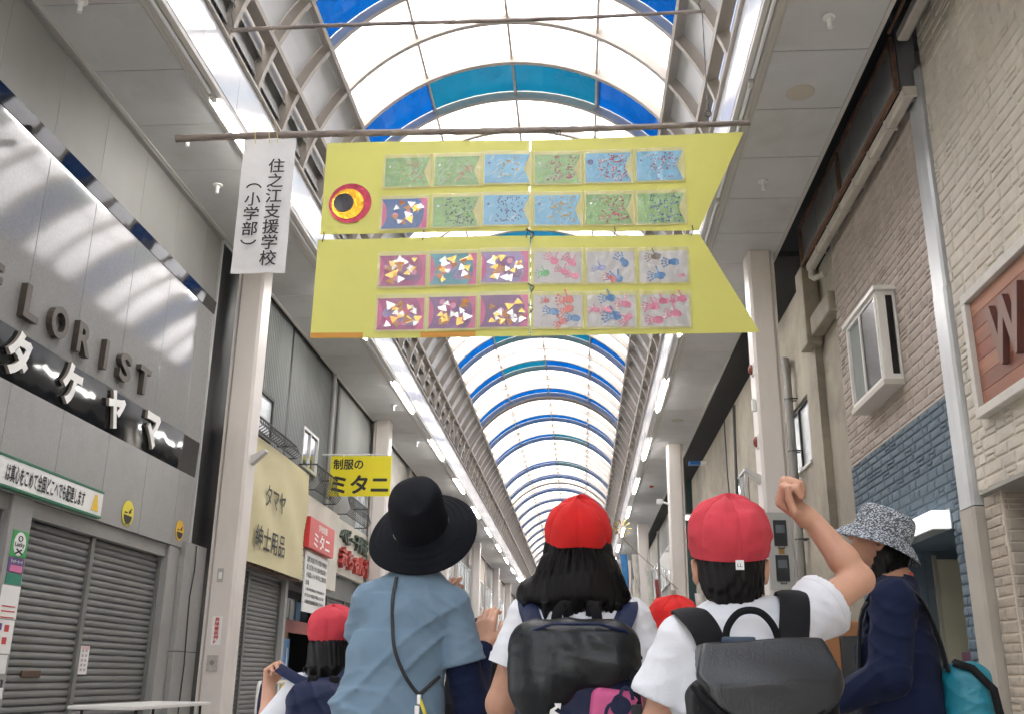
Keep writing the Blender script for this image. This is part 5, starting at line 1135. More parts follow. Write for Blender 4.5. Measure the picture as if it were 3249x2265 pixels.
def person(label, loc, J, rzv=0., skin=None, shirt=None, sh_name='shirt', rings=None, fold=.006, sl=(.6, .6), slr=.07, long_=False, trousers=None, arm=(.042, .036, .025), hands=True, curl=(1.1, 1.1, 1.1, 1.1), hd=None, bounds=None, h=.005, seed=1, neck_r=.047, hem=None, face=True):
    """one body surface (head, neck, trunk, limbs, fingers) with clothing as parts"""
    P = thing('person', label, 'person', loc, 'people looking up at the banner', rz=rzv)
    hc, tilt, yaw, s = J['head']; Hm = rz(yaw)@rx(tilt); (lo, hi) = bounds
    F = SDF(lo, hi, h); T = head(F, hc, Hm, s); nb = J['neck']
    F.cap(nb, T(0, -.02, -.06), neck_r, neck_r*.93, .02)
    F.torso([(a, b, z, u*.86, w*.86) for a, b, z, u, w in rings], .02)
    for q in 'LR':
        S, E, W = J['s'+q], J['e'+q], J['w'+q]; F.cap(nb, S, arm[0]*1.0, arm[0]*1.02, .03); F.cap(S, E, arm[0], arm[1], .015); M_ = lerp(E, W, .35); F.chain([E, M_, W], [arm[1], arm[1]*1.02, arm[2]], .012)
        d = J.get('d'+q) or tuple(np.array(W)-np.array(E)); n = J.get('n'+q) or ((1, 0, 0) if q == 'L' else (-1, 0, 0))
        fingers(F, W, d, n, (1 if q == 'L' else -1)*J.get('flip'+q, 1), J.get('hs', .92), J.get('c'+q, curl))
    hz = J['hip']; legs(F, hz, rings[0][0], rings[0][1], .082, hz*.53, .08, .075)
    body = F.mesh('body', skin or Mskin, P, 1)
    if face: eyes(P, T, s)
    # shirt
    z_h = hem or rings[0][2]
    B_ = ((lo[0], lo[1], z_h-.04), (hi[0], hi[1], max(nb[2]+.12, J['eR'][2]+.1)))
    G = SDF(*B_, .006); G.torso(rings, .03); fo = folds(fold, seed, z1=nb[2]+.02)
    for q in 'LR': G.cap((nb[0], nb[1], nb[2]-.026), J['s'+q], arm[0]+.008, arm[0]+.016, .045)
    G.disp(fo)
    for q in 'LR':
        S, E, W = J['s'+q], J['e'+q], J['w'+q]; D = SDF(*B_, .006)
        if long_: D.cap(S, E, arm[0]+.022, arm[1]+.026, .02).cap(E, lerp(E, W, .93), arm[1]+.026, arm[2]+.018, .02); D.disp(folds(fold*.9, seed+4, 26, 9))
        else:
            t = sl[0 if q == 'L' else 1]; e = np.array(lerp(S, E, t)); v = np.array(E)-np.array(S); v = v/np.linalg.norm(v)
            D.cap(S, lerp(S, E, t+.25), arm[0]+.018, slr+.004, .0); D.disp(folds(min(fold*.8, .009), seed+3, 30, 16, 1.0)); D.cut(e, v); D.cap(lerp(S, E, t-.06), lerp(S, E, t+.3), slr-.026, slr-.018, .0, -1)
        hh = np.clip(.5+.5*(G.F-D.F)/.012, 0, 1); G.F = (G.F*(1-hh)+D.F*hh-.012*hh*(1-hh)).astype(np.float32)
    G.ell((nb[0], nb[1]+.005, nb[2]+.055), (neck_r+.018, neck_r+.018, .062), None, .01, -1)
    G.cut((0, 0, z_h), (0, 0, -1))
    sh = G.mesh(sh_name, shirt, P, 1)
    bt = BVHTree.FromPolygons([v.co.copy() for v in sh.data.vertices], [list(p.vertices) for p in sh.data.polygons])
    for q in 'LR':   # armhole seams and sleeve hems
        S, E = np.array(J['s'+q]), np.array(J['e'+q]); v = (E-S)/np.linalg.norm(E-S); u = np.cross(v, (0, 1, 0)); u /= np.linalg.norm(u); w_ = np.cross(v, u)
        sx = np.array((1. if q == 'R' else -1., 0, -.25)); sx /= np.linalg.norm(sx); v2 = sx*.75+v*.25; v2 /= np.linalg.norm(v2); u2 = np.cross(v2, (0, 1, 0)); u2 /= np.linalg.norm(u2); w2 = np.cross(v2, u2)
        for nm, c0, uu, ww, rr, rad_ in (('armhole_seam', S-sx*.012+np.array((0, 0, -.012)), u2, w2, .10, .0013),)+((() if long_ else (('hem_stitch', np.array(lerp(S, E, sl[0 if q == 'L' else 1]))-v*.02, u, w_, slr+.01, .0009),))):
            pts = []
            for k_ in range(29):
                t = 2*math.pi*k_/28; d_ = uu*math.cos(t)+ww*math.sin(t); hit = bt.ray_cast(Vector(c0+d_*rr*1.6), Vector(-d_))
                if hit[0] is not None: pts.append(hit[0]+Vector(d_)*.0004)
            if len(pts) > 8 and max((a_-b_).length for a_, b_ in zip(pts, pts[1:])) < .034: MB().tube(pts, rad_, 5, cap=False).build(nm, shirt, P, True)
    # trousers and shoes
    K = SDF((lo[0], lo[1], -.01), (hi[0], hi[1], hz+.12), .012); x0, y0 = rings[0][0], rings[0][1]
    K.torso([(x0, y0, hz-.06, rings[0][3]*.98, rings[0][4]*.98), (x0, y0, hz+.08, rings[0][3]*.9, rings[0][4]*.9)], .03)
    for q in (-1, 1): K.chain([(x0+q*.085, y0, hz-.02), (x0+q*.088, y0+.01, hz*.53), (x0+q*.085, y0-.01, .09)], [.092, .075, .065], .02)
    K.cut((0, 0, .06), (0, 0, -1)); K.mesh('trousers', trousers or Mjean, P, 1)
    for q in (-1, 1): D = SDF((x0+q*.085-.07, y0-.12, -.02), (x0+q*.085+.07, y0+.2, .13), .008); D.cap((x0+q*.085, y0-.04, .05), (x0+q*.09, y0+.13, .042), .046, .04, .02).cut((0, 0, .0), (0, 0, -1)); D.mesh('shoe', Mshoe, P, 1)
    return P, body, sh, T, Hm
def hair_short(P, T, Hm, c, s, nape, seed, lo, hi, wide=1.):
    F = SDF(lo, hi, .0045); F.ell(c, (.082*s*wide, .103*s, .104*s), Hm, .0); F.ell(T(0, -.045, -.05), (.068*s*wide, .056*s, .058*s), Hm, .03); F.cap(T(-.014, -.058, -.080), T(.018, -.058, -.085), .030*s, .030*s, .03); F.cap(T(-.004, -.056, -.10), T(.012, -.056, -nape), .024*s, .010*s, .025)
    F.box(T(0, .13, -.07), (.12*s, .10*s, .10*s), .02, Hm, .012, -1); F.ell(T(0, .10, -.02), (.066*s, .06*s, .07*s), Hm, .01, -1)
    for q in (-1, 1): F.ell(T(q*.085, .006, -.026), (.02*s, .026*s, .036*s), Hm, .008, -1)
    r = random.Random(seed); F.disp(lambda X, Y, Z: (.0016*np.sin(X*420+Z*60+Y*90)+.0018*np.sin(X*210-Z*40+Y*330+1)).astype(np.float32))
    o = F.mesh('hair', Mhair, P, 1)
    def rt(r):
        t = rad(r.uniform(200, 340)); z = r.uniform(-.085, .01); R_ = np.array((.080*wide*math.cos(t), .102*math.sin(t))); k = 1 if z > -.03 else .93
        p = [T(R_[0]*k, R_[1]*k, z)]; L = r.uniform(.02, .05)
        tw = lambda zz: 1-.52*min(1, max(0, (-zz-.03)/.085))
        p = [T(R_[0]*k*tw(z), R_[1]*k*(.4+.6*tw(z)), z)]
        for i in (1, 2): zz = z-L*i/2; p.append(T(R_[0]*k*tw(zz)+r.uniform(-.004, .004), R_[1]*k*(.4+.6*tw(zz)), zz))
        return p
    strands(P, o, 1100, seed, rt, w=.0006); return o
# ------------------------------------------------------------------ boy with raised arm
JB = dict(head=((-.013, .0, 1.264), .20, -.06, .95), neck=(-.005, -.012, 1.150), sL=(-.126, 0, 1.085), eL=(-.195, .02, .90), wL=(-.18, .10, .725), sR=(.135, .0, 1.128), eR=(.300, .085, 1.230), wR=(.205, .10, 1.372), hip=.70, hs=1.08, dR=(-.75, 0, .62), nR=(.5, -.62, .60), cR=(1.25, 1.3, 1.35, 1.4), flipR=1)
rB = [(.0, .0, .66, .155, .105), (0, 0, .82, .15, .105), (0, -.005, .98, .155, .105), (0, -.01, 1.07, .145, .092), (0, -.012, 1.12, .09, .066)]
boy, bb, bs_, TB, HB = person('boy in red cap and white shirt with his right fist raised', (.36, 2.35, 0), JB, shirt=Mwsh, rings=rB, sl=(.72, .42), slr=.084, arm=(.041, .0345, .025), bounds=((-.34, -.22, -.01), (.42, .26, 1.56)), h=.0045, seed=3, fold=.016)
hair_short(boy, TB, HB, JB['head'][0], .95, .125, 5, (-.16, -.2, 1.08), (.14, .2, 1.43))
cB, TcB = cap_mesh(boy, JB['head'][0], HB, .98, Mred2, seed=2, tilt=.05, puff=1.03, crumple=.0050, tall=1.05)
tg = MB(); q0 = Vector(TcB((.012, -.1115, .012))); tg.box(q0.x-.009, q0.x+.009, q0.y-.003, q0.y-.001, q0.z-.017, q0.z+.004); tg.build('size_tag', Mwhite, cB); text('LL', (q0.x, q0.y-.0036, q0.z-.007), XP, ZP, .011, .008, Mink, cB, 'tag_lettering')
# backpack of the boy
bkB = thing('backpack', 'black box backpack with glossy grey top flap on the boy with raised arm', 'backpack', (.375, 2.35-.19, .7))
Mb = ry(-.05)@rz(.05)
F = SDF((-.22, -.16, -.22), (.22, .14, .42), .005); F.box((0, .006, .065), (.146, .088, .245), .045, Mb); F.box((0, -.055, .03), (.128, .035, .17), .03, Mb, .02)
F.disp(folds(.004, 8, 30, 12)); F.mesh('bag', Mblkc, bkB, 1)
F = SDF((-.22, -.18, .1), (.22, .16, .44), .0045); F.box((0, .008, .275), (.153, .098, .105), .042, Mb); X_, Y_, Z_ = F._pts((slice(None),)*3); F.F = np.maximum(F.F, ((.335+.5*Y_-.085*(1-(X_/.153)**2)-.04*X_)-Z_)*.85).astype(np.float32); F.cut((.122, 0, .382), (1, 0, .35)); F.cut((-.122, 0, .382), (-1, 0, .35)); F.cut((0, -.094, .292), (0, -.78, .62)); F.disp(lambda X, Y, Z: (.003*np.sin(X*21+Z*33+.5)*np.sin(Z*24+1)).astype(np.float32)); fl_ = F.mesh('top_flap', Mleath, bkB, 1)
MB().tube([tuple(Mb@np.array(p)) for p in [(x, y, .333+.5*y-.085*(1-(x/.153)**2)-.04*x) for x, y in ((-.143, -.066), (-.13, -.080), (-.10, -.089), (-.05, -.090), (0, -.090), (.05, -.090), (.10, -.089), (.13, -.080), (.143, -.066))]], .0055, 8).build('piping', Mblkc, bkB, True)
ribbon('handle', [(-.065, .055, .365), (-.062, .05, .405), (-.035, .045, .438), (.005, .042, .44), (.035, .045, .41), (.05, .055, .36)], .016, .006, Mblkc, bkB)
MB().cbox(-.075, -.005, .035, .06, .362, .388, .005).build('loop_patch', mat('slate_blue_web', (.05, .08, .12), .7), bkB); MB().lathe([(0, .0), (.008, 0), (.008, .004), (0, .005)], (-.012, .03, .375), 12).build('brass_stud', mat('brass', (.55, .38, .05), .35, metal=.8), bkB)
ribbon('shoulder_strap', [(-.085, .07, .345), (-.105, .085, .405), (-.128, .125, .44), (-.135, .20, .445), (-.125, .27, .39), (-.11, .29, .25)], .068, .016, Mblkc, bkB, (0, -.8, .6))
ribbon('shoulder_strap', [(.075, .07, .36), (.088, .085, .42), (.098, .12, .475), (.100, .20, .485), (.095, .27, .41), (.09, .29, .25)], .068, .016, Mblkc, bkB, (0, -.8, .6))
# ------------------------------------------------------------------ girl with long hair in the middle
JG = dict(head=((-.005, 0, 1.350), .26, .0, .96), neck=(-.005, -.01, 1.222), sL=(-.140, 0, 1.160), eL=(-.222, .0, .93), wL=(-.20, .16, .80), sR=(.135, 0, 1.155), eR=(.205, .0, .93), wR=(.185, .16, .80), hip=.76)
rG = [(-.005, 0, .72, .165, .115), (-.005, 0, .88, .16, .115), (-.005, -.005, 1.03, .165, .11), (-.005, -.01, 1.13, .152, .095), (-.005, -.012, 1.18, .09, .066)]
girl, gb_, gs, TG, HG = person('girl in bright red cap with long black hair and white polo, middle of the group', (0, 2.9, 0), JG, skin=Mskin2, shirt=Mwsh, rings=rG, sl=(.56, .56), slr=.076, arm=(.050, .043, .027), bounds=((-.34, -.24, -.01), (.34, .30, 1.56)), seed=6, fold=.015)
hc = JG['head'][0]
F = SDF((-.24, -.24, 1.12), (.24, .2, 1.54), .0045); F.ell(hc, (.090, .108, .106), HG, 0); F.torso([(-.005, -.035, 1.165, .105, .05), (-.01, -.035, 1.215, .134, .076), (-.005, -.028, 1.27, .118, .093), (-.005, -.02, 1.33, .098, .104)], .03)
F.ell((-.15, -.02, 1.225), (.03, .05, .04), None, .03)
F.box(TG(0, .125, -.08), (.085, .09, .14), .03, HG, .02, -1); F.ell((0, .10, 1.20), (.10, .09, .12), None, .02, -1)
F.disp(lambda X, Y, Z: (.0006*np.sin(np.arctan2(Y+.0, X)*34+np.sin(Z*22)*1.6)+.0006*np.sin(np.arctan2(Y, X)*71+Z*40)+np.where(Z < 1.2, .008*np.sin(X*95+1.3)+.006*np.sin(X*210), 0)).astype(np.float32))
hg = F.mesh('hair', Mhair, girl, 1)
def rt(r):
    t = rad(r.uniform(172, 368)); n = 7; p = []; zt, zb = 1.345, r.uniform(1.125, 1.215); jx = r.uniform(-.012, .012); cu = r.uniform(-.02, .02)
    for i in range(n):
        f = i/(n-1); z = zt+(zb-zt)*f; a = np.interp(z, [1.15, 1.215, 1.27, 1.345], [.110, .140, .122, .088]); b = np.interp(z, [1.15, 1.215, 1.27, 1.345], [.058, .080, .095, .094]); k = 1.0+r.uniform(-.01, .02)
        p.append((-.005+a*k*math.cos(t+cu*f*3)+jx*f, -.032+b*k*math.sin(t+cu*f*3), z))
    return p
strands(girl, hg, 4200, 4, rt, w=.0006)
def rt2(r):
    x = r.choice((-1, 1))*r.uniform(.10, .155); z = r.uniform(1.2, 1.28); return [(x, -.03, z), (x*1.08, -.05, z-.04), (x*(1.1+r.uniform(-.1, .12)), -.045+r.uniform(-.02, .02), z-.09)]
strands(girl, hg, 60, 5, rt2, w=.0003)
cap_mesh(girl, hc, HG, 1.0, Mred1, seed=9, tilt=.24, puff=1.02, crumple=.0030, seam_rot=.52, tall=1.22, drop=.012)
Cn = bpy.data.objects.new('collar', None)
bpy.data.objects.remove(Cn)
MB().tube([(-.005+.066*math.cos(a), -.008+.062*math.sin(a), 1.232+.012*math.sin(a)) for a in [2*math.pi*i/28 for i in range(29)]], .013, 8, cap=False, up=(0, 0, 1), flat=1.5).build('collar', Mwsh, girl, True)
for q, (S, E) in enumerate((('sL', 'eL'), ('sR', 'eR'))):   # ribbed sleeve bands
    a = np.array(lerp(JG[S], JG[E], .50)); b = np.array(lerp(JG[S], JG[E], .60)); v = (b-a)/np.linalg.norm(b-a); u = np.cross(v, (0, 1, 0)); u /= np.linalg.norm(u); w = np.cross(v, u)
    rows = [[tuple(a+(b-a)*f+(u*math.cos(t)+w*math.sin(t))*(.0775-.001*i)) for t in [2*math.pi*j/40 for j in range(40)]] for i, f in enumerate((0, .3, .6, 1))]
    MB().grid(rows, True).build('sleeve_band', Mwsh, girl, True)
bkG = thing('backpack', 'black and navy backpack with pink pocket on the girl in the middle', 'backpack', (-.012, 2.9-.20, .72))
F = SDF((-.23, -.17, -.22), (.23, .15, .46), .005); F.box((0, .02, .13), (.158, .085, .29), .07); F.disp(folds(.006, 15, 22, 10)); F.mesh('bag', Mnvn, bkG, 1)
F = SDF((-.23, -.19, -.1), (.23, .15, .47), .0045); F.box((-.004, .004, .335), (.172, .095, .095), .075); F.ell((-.085, -.02, .245), (.085, .075, .08), None, .05)
F.cut((0, 0, .225), (.42, 0, -1)); F.disp(folds(.007, 16, 16, 9)); F.disp(lambda X, Y, Z: (.0025*np.sin(X*35+Z*50+np.sin(X*22)*2)*np.sin(Z*38-X*12)).astype(np.float32)); F.mesh('front_panel', Mnyl, bkG, 1)
MB().tube([(-.168, -.02, .32), (-.14, -.07, .385), (-.06, -.085, .412), (.06, -.085, .412), (.13, -.07, .395), (.168, -.02, .33)], .0045, 6).build('zip_line', Mnvn, bkG, True)
F = SDF((-.02, -.15, -.06), (.2, .02, .32), .0045); F.box((.095, -.062, .17), (.066, .028, .085), .024, ry(.12)); F.mesh('pink_pocket', mat('pink_print_cloth', (.58, .10, .25), .7, .1, 8, .2, 200, local=True), bkG, 1)
for k in range(3):
    MB().tube([(.088+.018*k+.016*math.cos(a), -.0925, .19+.020*k+.03*math.sin(a)) for a in [i*.42 for i in range(8)]], .005, 6, flat=.4, up=(0, 1, 0)).build('swirl_print', Mnvn, bkG, True)
mb = MB(); mb.disc((.110, -.0915, .215), XP, ZP, .026, .024, 18); mb.build('dot_print', Mnvn, bkG)
mb = MB(); mb.add([(-.065+a*.5, -.0875, .195+b*.5) for a, b in ((0, .02), (.025, .035), (.02, .05), (.055, .05), (.05, .02), (.04, .03), (.02, .015), (.045, .0), (.06, -.01), (.03, -.015), (.01, -.005), (.005, -.03), (-.005, 0))], [tuple(range(13))]); mb.build('white_emblem', Mwhite, bkG)
MB().tube([(.145, -.07, .3), (.15, -.085, .22), (.148, -.09, .14)], .012, 8, flat=.4, up=(0, 1, 0)).build('side_strap', Mblkc, bkG, True); MB().cbox(.135, .163, -.10, -.083, .18, .22, .004).build('buckle', Mblk, bkG); MB().tube([(.150+.016*math.cos(a), -.095, .165+.022*math.sin(a)) for a in [i*math.pi/4 for i in range(9)]], .003, 6, cap=False).build('carabiner', mat('crimson_metal', (.35, .03, .07), .3, metal=.6), bkG, True)
ribbon('shoulder_strap', [(-.10, .07, .395), (-.12, .095, .43), (-.135, .135, .475), (-.135, .20, .50), (-.125, .28, .45), (-.12, .31, .3)], .058, .010, Mnvn, bkG, (0, -.75, .65)); ribbon('shoulder_strap', [(.11, .07, .395), (.13, .095, .43), (.145, .135, .47), (.14, .20, .495), (.13, .28, .45), (.12, .31, .3)], .058, .010, Mnvn, bkG, (0, -.75, .65))
ribbon('grab_loop', [(-.055, .05, .40), (-.05, .045, .445), (-.03, .05, .468), (-.02, .06, .44)], .03, .008, Mblkc, bkG); ribbon('grab_loop', [(.06, .05, .40), (.055, .045, .445), (.045, .05, .468), (.04, .06, .44)], .03, .008, Mblkc, bkG)
# ------------------------------------------------------------------ adult in black hat and blue T-shirt
JA = dict(head=((.0, .02, 1.495), .55, -.12, 1.0), neck=(-.005, .0, 1.335), sL=(-.158, 0, 1.240), eL=(-.205, .15, 1.06), wL=(.045, .20, 1.20), sR=(.112, 0, 1.228), eR=(.188, .03, .905), wR=(.215, .15, 1.105), hip=.78, hs=1.0, dL=(.45, -.25, .8), nL=(.2, .9, .2), cL=(.5, .5, .6, .7), dR=(.05, .1, 1), nR=(.2, 1, 0), cR=(.55, .6, .6, .7))
rA = [(-.08, 0, .72, .19, .13), (-.080, 0, .90, .178, .125), (-.058, 0, 1.08, .165, .118), (-.02, -.005, 1.20, .155, .10), (-.01, -.005, 1.285, .085, .066)]
adult, ab, ash, TA, HA = person('adult in wide black hat and light blue T-shirt over navy sleeves', (-.55, 3.4, 0), JA, shirt=Mblsh, sh_name='tshirt', rings=rA, sl=(.6, .58), slr=.082, arm=(.048, .040, .027), bounds=((-.36, -.24, -.01), (.36, .36, 1.68)), seed=11, fold=.020, neck_r=.050)
hair_short(adult, TA, HA, JA['head'][0], 1.0, .11, 15, (-.16, -.2, 1.28), (.16, .22, 1.68))
F = SDF((-.34, -.16, .80), (.34, .34, 1.3), .005)
for q in 'LR':
    S, E, W = JA['s'+q], JA['e'+q], JA['w'+q]; F.cap(lerp(S, E, .45), E, .060, .057, .02).cap(E, lerp(E, W, .90), .055, .038, .02)
F.disp(folds(.006, 21, 30, 22)); F.mesh('navy_sleeves', Mnavy, adult, 1)
def bucket(P, T, m, rc, hcr, rb, droop, seed, name='hat', wob=.06, base=.012, dent=0., extra=0., Hm=None, c=None):
    if extra: Mx = Hm@rx(extra); T = lambda x, y, z: tuple(np.array(c)+Mx@np.array((x, y, z)))
    C = bpy.data.objects.new(name, None); COL.objects.link(C); C.parent = P; r_ = random.Random(seed); ph = [r_.uniform(0, 6.28) for _ in range(5)]; n = 64; rows = []
    for rr, z in ((.98, -.004), (1.0, .01), (1.0, .03), (.985, hcr*.36), (.97, hcr*.54), (.95, hcr*.69), (.91, hcr*.81), (.85, hcr*.90), (.74, hcr*.96), (.56, hcr*.99), (.36, hcr*1.0), (.18, hcr*1.0), (0, hcr*1.0)):
        rows.append([T(rc[0]*rr*math.cos(t)*(1+.025*math.sin(3*t+z*40+ph[0])*min(1, z/.05+.1)), rc[1]*rr*math.sin(t)*(1+.02*math.sin(4*t+ph[1])), base+z-dent*math.exp(-((math.cos(t)*rr-.2)**2+(math.sin(t)*rr+.6)**2)/.09)) for t in [2*math.pi*j/n for j in range(n)]])
    MB().grid(rows, True).build('crown', m, C, True); rows = []
    for i in range(9):
        f = i/8; rows.append([T((rc[0]+(rb-rc[0])*f)*math.cos(t), (rc[1]+(rb*1.06-rc[1])*f)*math.sin(t), base+.002-(rb-rc[0])*f*(droop+wob*math.sin(2*t+ph[2])+wob*.7*math.sin(3*t+ph[3]))*(.7+.3*f)) for t in [2*math.pi*j/n for j in range(n)]])
    rows += [[(p[0], p[1], p[2]-.003) for p in r] for r in rows[::-1]]
    MB().grid(rows, True).build('brim', m, C, True)
    for f in ((.25, .5, .75, .96) if wob < .09 else (.3, .6, .96)): MB().tube([T((rc[0]+(rb-rc[0])*f)*math.cos(t), (rc[1]+(rb*1.06-rc[1])*f)*math.sin(t), base+.0035-(rb-rc[0])*f*(droop+wob*math.sin(2*t+ph[2])+wob*.7*math.sin(3*t+ph[3]))*(.7+.3*f)) for t in [2*math.pi*j/n for j in range(n+1)]], .0009, 4, cap=False).build('stitch_line', m, C)
    return C
bucket(adult, TA, mat('black_hat_cloth', (.008, .009, .012), .85, .1, 8, .15, 240, spec=.15, local=True), (.098, .113), .152, .192, .48, 3, 'hat', dent=.022, extra=.34, Hm=HA, c=JA['head'][0])
f_, t_ = back_of([ash])
cord = [f_(x, z, .007) for x, z in ((-.062, 1.315), (-.066, 1.24), (-.060, 1.16), (-.045, 1.08), (-.015, 1.01), (.015, .965), (.035, .945))]
ribbon('phone_strap', cord, .012, .006, Mblk, adult); ribbon('phone_strap', [f_(x, z, .007) for x, z in ((.035, .945), (.055, .965), (.075, .985), (.09, 1.0))], .012, .006, Mblk, adult)
q = f_(.035, .93, .012); MB().cbox(q[0]-.006, q[0]+.008, q[1]-.006, q[1]+.006, .915, .945, .003).build('strap_clip', Malu, adult); MB().tube([(q[0]+.004, q[1], .93), (q[0]+.018, q[1]-.004, .90), (q[0]+.03, q[1]-.002, .86)], .006, 6).build('yellow_ribbon', mat('yellow_web', (.7, .6, .05), .6), adult, True); MB().cbox(q[0]-.012, q[0]+.004, q[1]-.005, q[1]+.004, .855, .912, .003).build('white_tag', Mwhite, adult)
# ------------------------------------------------------------------ woman in patterned hat, turned left
Mpat = bpy.data.materials.new('patterned_cloth'); Mpat.use_nodes = True; n_ = Mpat.node_tree.nodes; l_ = Mpat.node_tree.links
tc_ = n_.new('ShaderNodeTexCoord'); mp_ = n_.new('ShaderNodeMapping'); mp_.inputs['Scale'].default_value = (1, 1, 2.1); l_.new(tc_.outputs['Object'], mp_.inputs[0])
vo = n_.new('ShaderNodeTexVoronoi'); vo.inputs['Scale'].default_value = 75; nz = n_.new('ShaderNodeTexNoise'); nz.inputs['Scale'].default_value = 60; nz.inputs['Detail'].default_value = 4; l_.new(mp_.outputs[0], vo.inputs[0]); l_.new(mp_.outputs[0], nz.inputs[0])
mx_ = n_.new('ShaderNodeMath'); mx_.operation = 'MULTIPLY'; l_.new(vo.outputs['Distance'], mx_.inputs[0]); l_.new(nz.outputs[0], mx_.inputs[1])
cr_ = n_.new('ShaderNodeValToRGB'); cr_.color_ramp.interpolation = 'CONSTANT'; e_ = cr_.color_ramp.elements; e_[0].position = 0; e_[0].color = (.52, .56, .60, 1); e_[1].position = .17; e_[1].color = (.02, .02, .026, 1)
for p, c in ((.225, (.18, .2, .22, 1)), (.27, (.025, .025, .03, 1)), (.34, (.45, .5, .54, 1))): x = e_.new(p); x.color = c
l_.new(mx_.outputs[0], cr_.inputs[0]); b_ = n_['Principled BSDF']; b_.inputs['Roughness'].default_value = .85; l_.new(cr_.outputs[0], b_.inputs['Base Color'])
JW = dict(head=((.0, .02, 1.535), .44, .10, 1.0), neck=(.0, -.02, 1.375), sL=(-.165, -.01, 1.285), eL=(-.225, .03, 1.02), wL=(-.13, .24, .92), sR=(.165, -.01, 1.285), eR=(.215, .03, 1.02), wR=(.12, .24, .92), hip=.80, hs=1.0)
rW = [(0, .0, .74, .20, .15), (0, .0, .92, .20, .155), (0, 0, 1.10, .195, .145), (0, -.01, 1.23, .175, .115), (0, -.015, 1.315, .10, .08)]
wom, wb, wsh, TW, HW_ = person('woman in black and white patterned bucket hat and navy top, facing left', (1.20, 4.0, 0), JW, rad(72), skin=Mskin2, shirt=Mnavy, sh_name='blouse', rings=rW, long_=True, arm=(.060, .050, .029), bounds=((-.36, -.26, -.01), (.36, .38, 1.70)), seed=17, fold=.018, neck_r=.05)
F = SDF((-.18, -.24, 1.30), (.18, .2, 1.7), .0045); F.ell(JW['head'][0], (.085, .104, .106), HW_, 0); F.ell(TW(0, -.055, -.06), (.088, .062, .085), HW_, .03); F.ell(TW(0, -.065, -.13), (.066, .046, .05), HW_, .03)
F.box(TW(0, .125, -.08), (.12, .10, .12), .02, HW_, .012, -1); F.box(TW(0, .095, -.13), (.12, .10, .11), .02, HW_, .012, -1); F.ell(TW(0, .10, -.01), (.07, .05, .06), HW_, .01, -1)
for q in (-1, 1): F.ell(TW(q*.088, .012, -.026), (.024, .032, .042), HW_, .008, -1)
F.disp(lambda X, Y, Z: (.002*np.sin(X*300+Z*30+Y*200)+.0022*np.sin(X*130-Z*50+Y*170+1)).astype(np.float32)); hw = F.mesh('hair', Mhair, wom, 1)
def rt3(r):
    t = rad(r.uniform(190, 350)); z = r.uniform(-.10, .0); a, b = .090*math.cos(t), -.045+.078*math.sin(t); p = [TW(a, b, z)]
    for i in (1, 2): p.append(TW(a*(1-.05*i)+r.uniform(-.006, .006), b-.004*i, z-.035*i-r.uniform(0, .012)))
    return p
strands(wom, hw, 1300, 8, rt3, w=.0006)
bucket(wom, TW, Mpat, (.100, .116), .105, .160, .95, 6, 'hat', .12, .018)
MB().tube([(.062*math.cos(a), -.018+.062*math.sin(a), 1.372+.02*math.sin(a+3.14)) for a in [2*math.pi*i/28 for i in range(29)]], .010, 8, cap=False, up=(0, 0, 1), flat=1.6).build('coral_collar', mat('coral_cloth', (.62, .10, .09), .8), wom, True)
bkW = thing('backpack', 'teal backpack with black straps worn by the woman in the patterned hat', 'backpack', (1.215+math.sin(rad(72))*.235, 4.0-math.cos(rad(72))*.235, .60), rz=rad(72))
F = SDF((-.22, -.2, -.06), (.22, .18, .56), .005); F.box((0, .02, .23), (.15, .085, .245), .07); F.box((0, -.07, .14), (.125, .04, .13), .035, None, .02); F.disp(folds(.008, 31, 24, 9)); F.mesh('bag', mat('teal_nylon', (.012, .20, .27), .45, .12, 6, .2, 60, local=True), bkW, 1)
for x in (-.155, .155): MB().tube([(x*.9, .06, .47), (x, .0, .45), (x*1.0, -.06, .38), (x*.98, -.075, .25), (x*.9, -.1, .08)], .014, 8, flat=.5, up=(1, 0, 0)).build('edge_binding', Mblkc, bkW, True)
for x in (-.11, .11): ribbon('shoulder_strap', [(x, .08, .44), (x*1.15, .10, .56), (x*1.3, .15, .70), (x*1.3, .24, .735), (x*1.25, .35, .66), (x*1.2, .385, .45)], .065, .016, Mblkc, bkW, (0, -.75, .65))
# ------------------------------------------------------------------ small girl at the left pulling her bag strap
JS = dict(head=((0, 0, 1.122), .12, -.1, .93), neck=(0, -.01, .995), sL=(-.112, 0, .950), eL=(-.225, .02, .80), wL=(-.248, .04, .955), sR=(.11, 0, .965), eR=(.16, .03, .78), wR=(.15, .15, .66), hip=.60, hs=.86, dL=(.05, .0, 1), nL=(.85, -.5, 0), cL=(1.1, 1.15, 1.15, 1.2))
rS = [(0, 0, .58, .135, .1), (0, 0, .74, .13, .1), (0, -.005, .87, .135, .098), (0, -.01, .93, .125, .085), (0, -.01, .965, .08, .06)]
kid, kb, ks, TK, HK = person('small girl in faded red cap at the left, lifting her bag strap', (-.955, 3.9, 0), JS, shirt=Mwsh, rings=rS, sl=(.92, .75), slr=.066, arm=(.040, .036, .024), bounds=((-.34, -.22, -.01), (.28, .26, 1.36)), seed=23, fold=.007)
F = SDF((-.16, -.2, .90), (.16, .18, 1.34), .0045); F.ell(JS['head'][0], (.083, .10, .103), HK, 0); F.torso([(.005, -.045, .965, .06, .04), (.0, -.04, 1.02, .082, .07), (0, -.02, 1.09, .082, .09)], .02); F.cap((.045, -.055, .97), (.045, -.06, .935), .03, .018, .02)
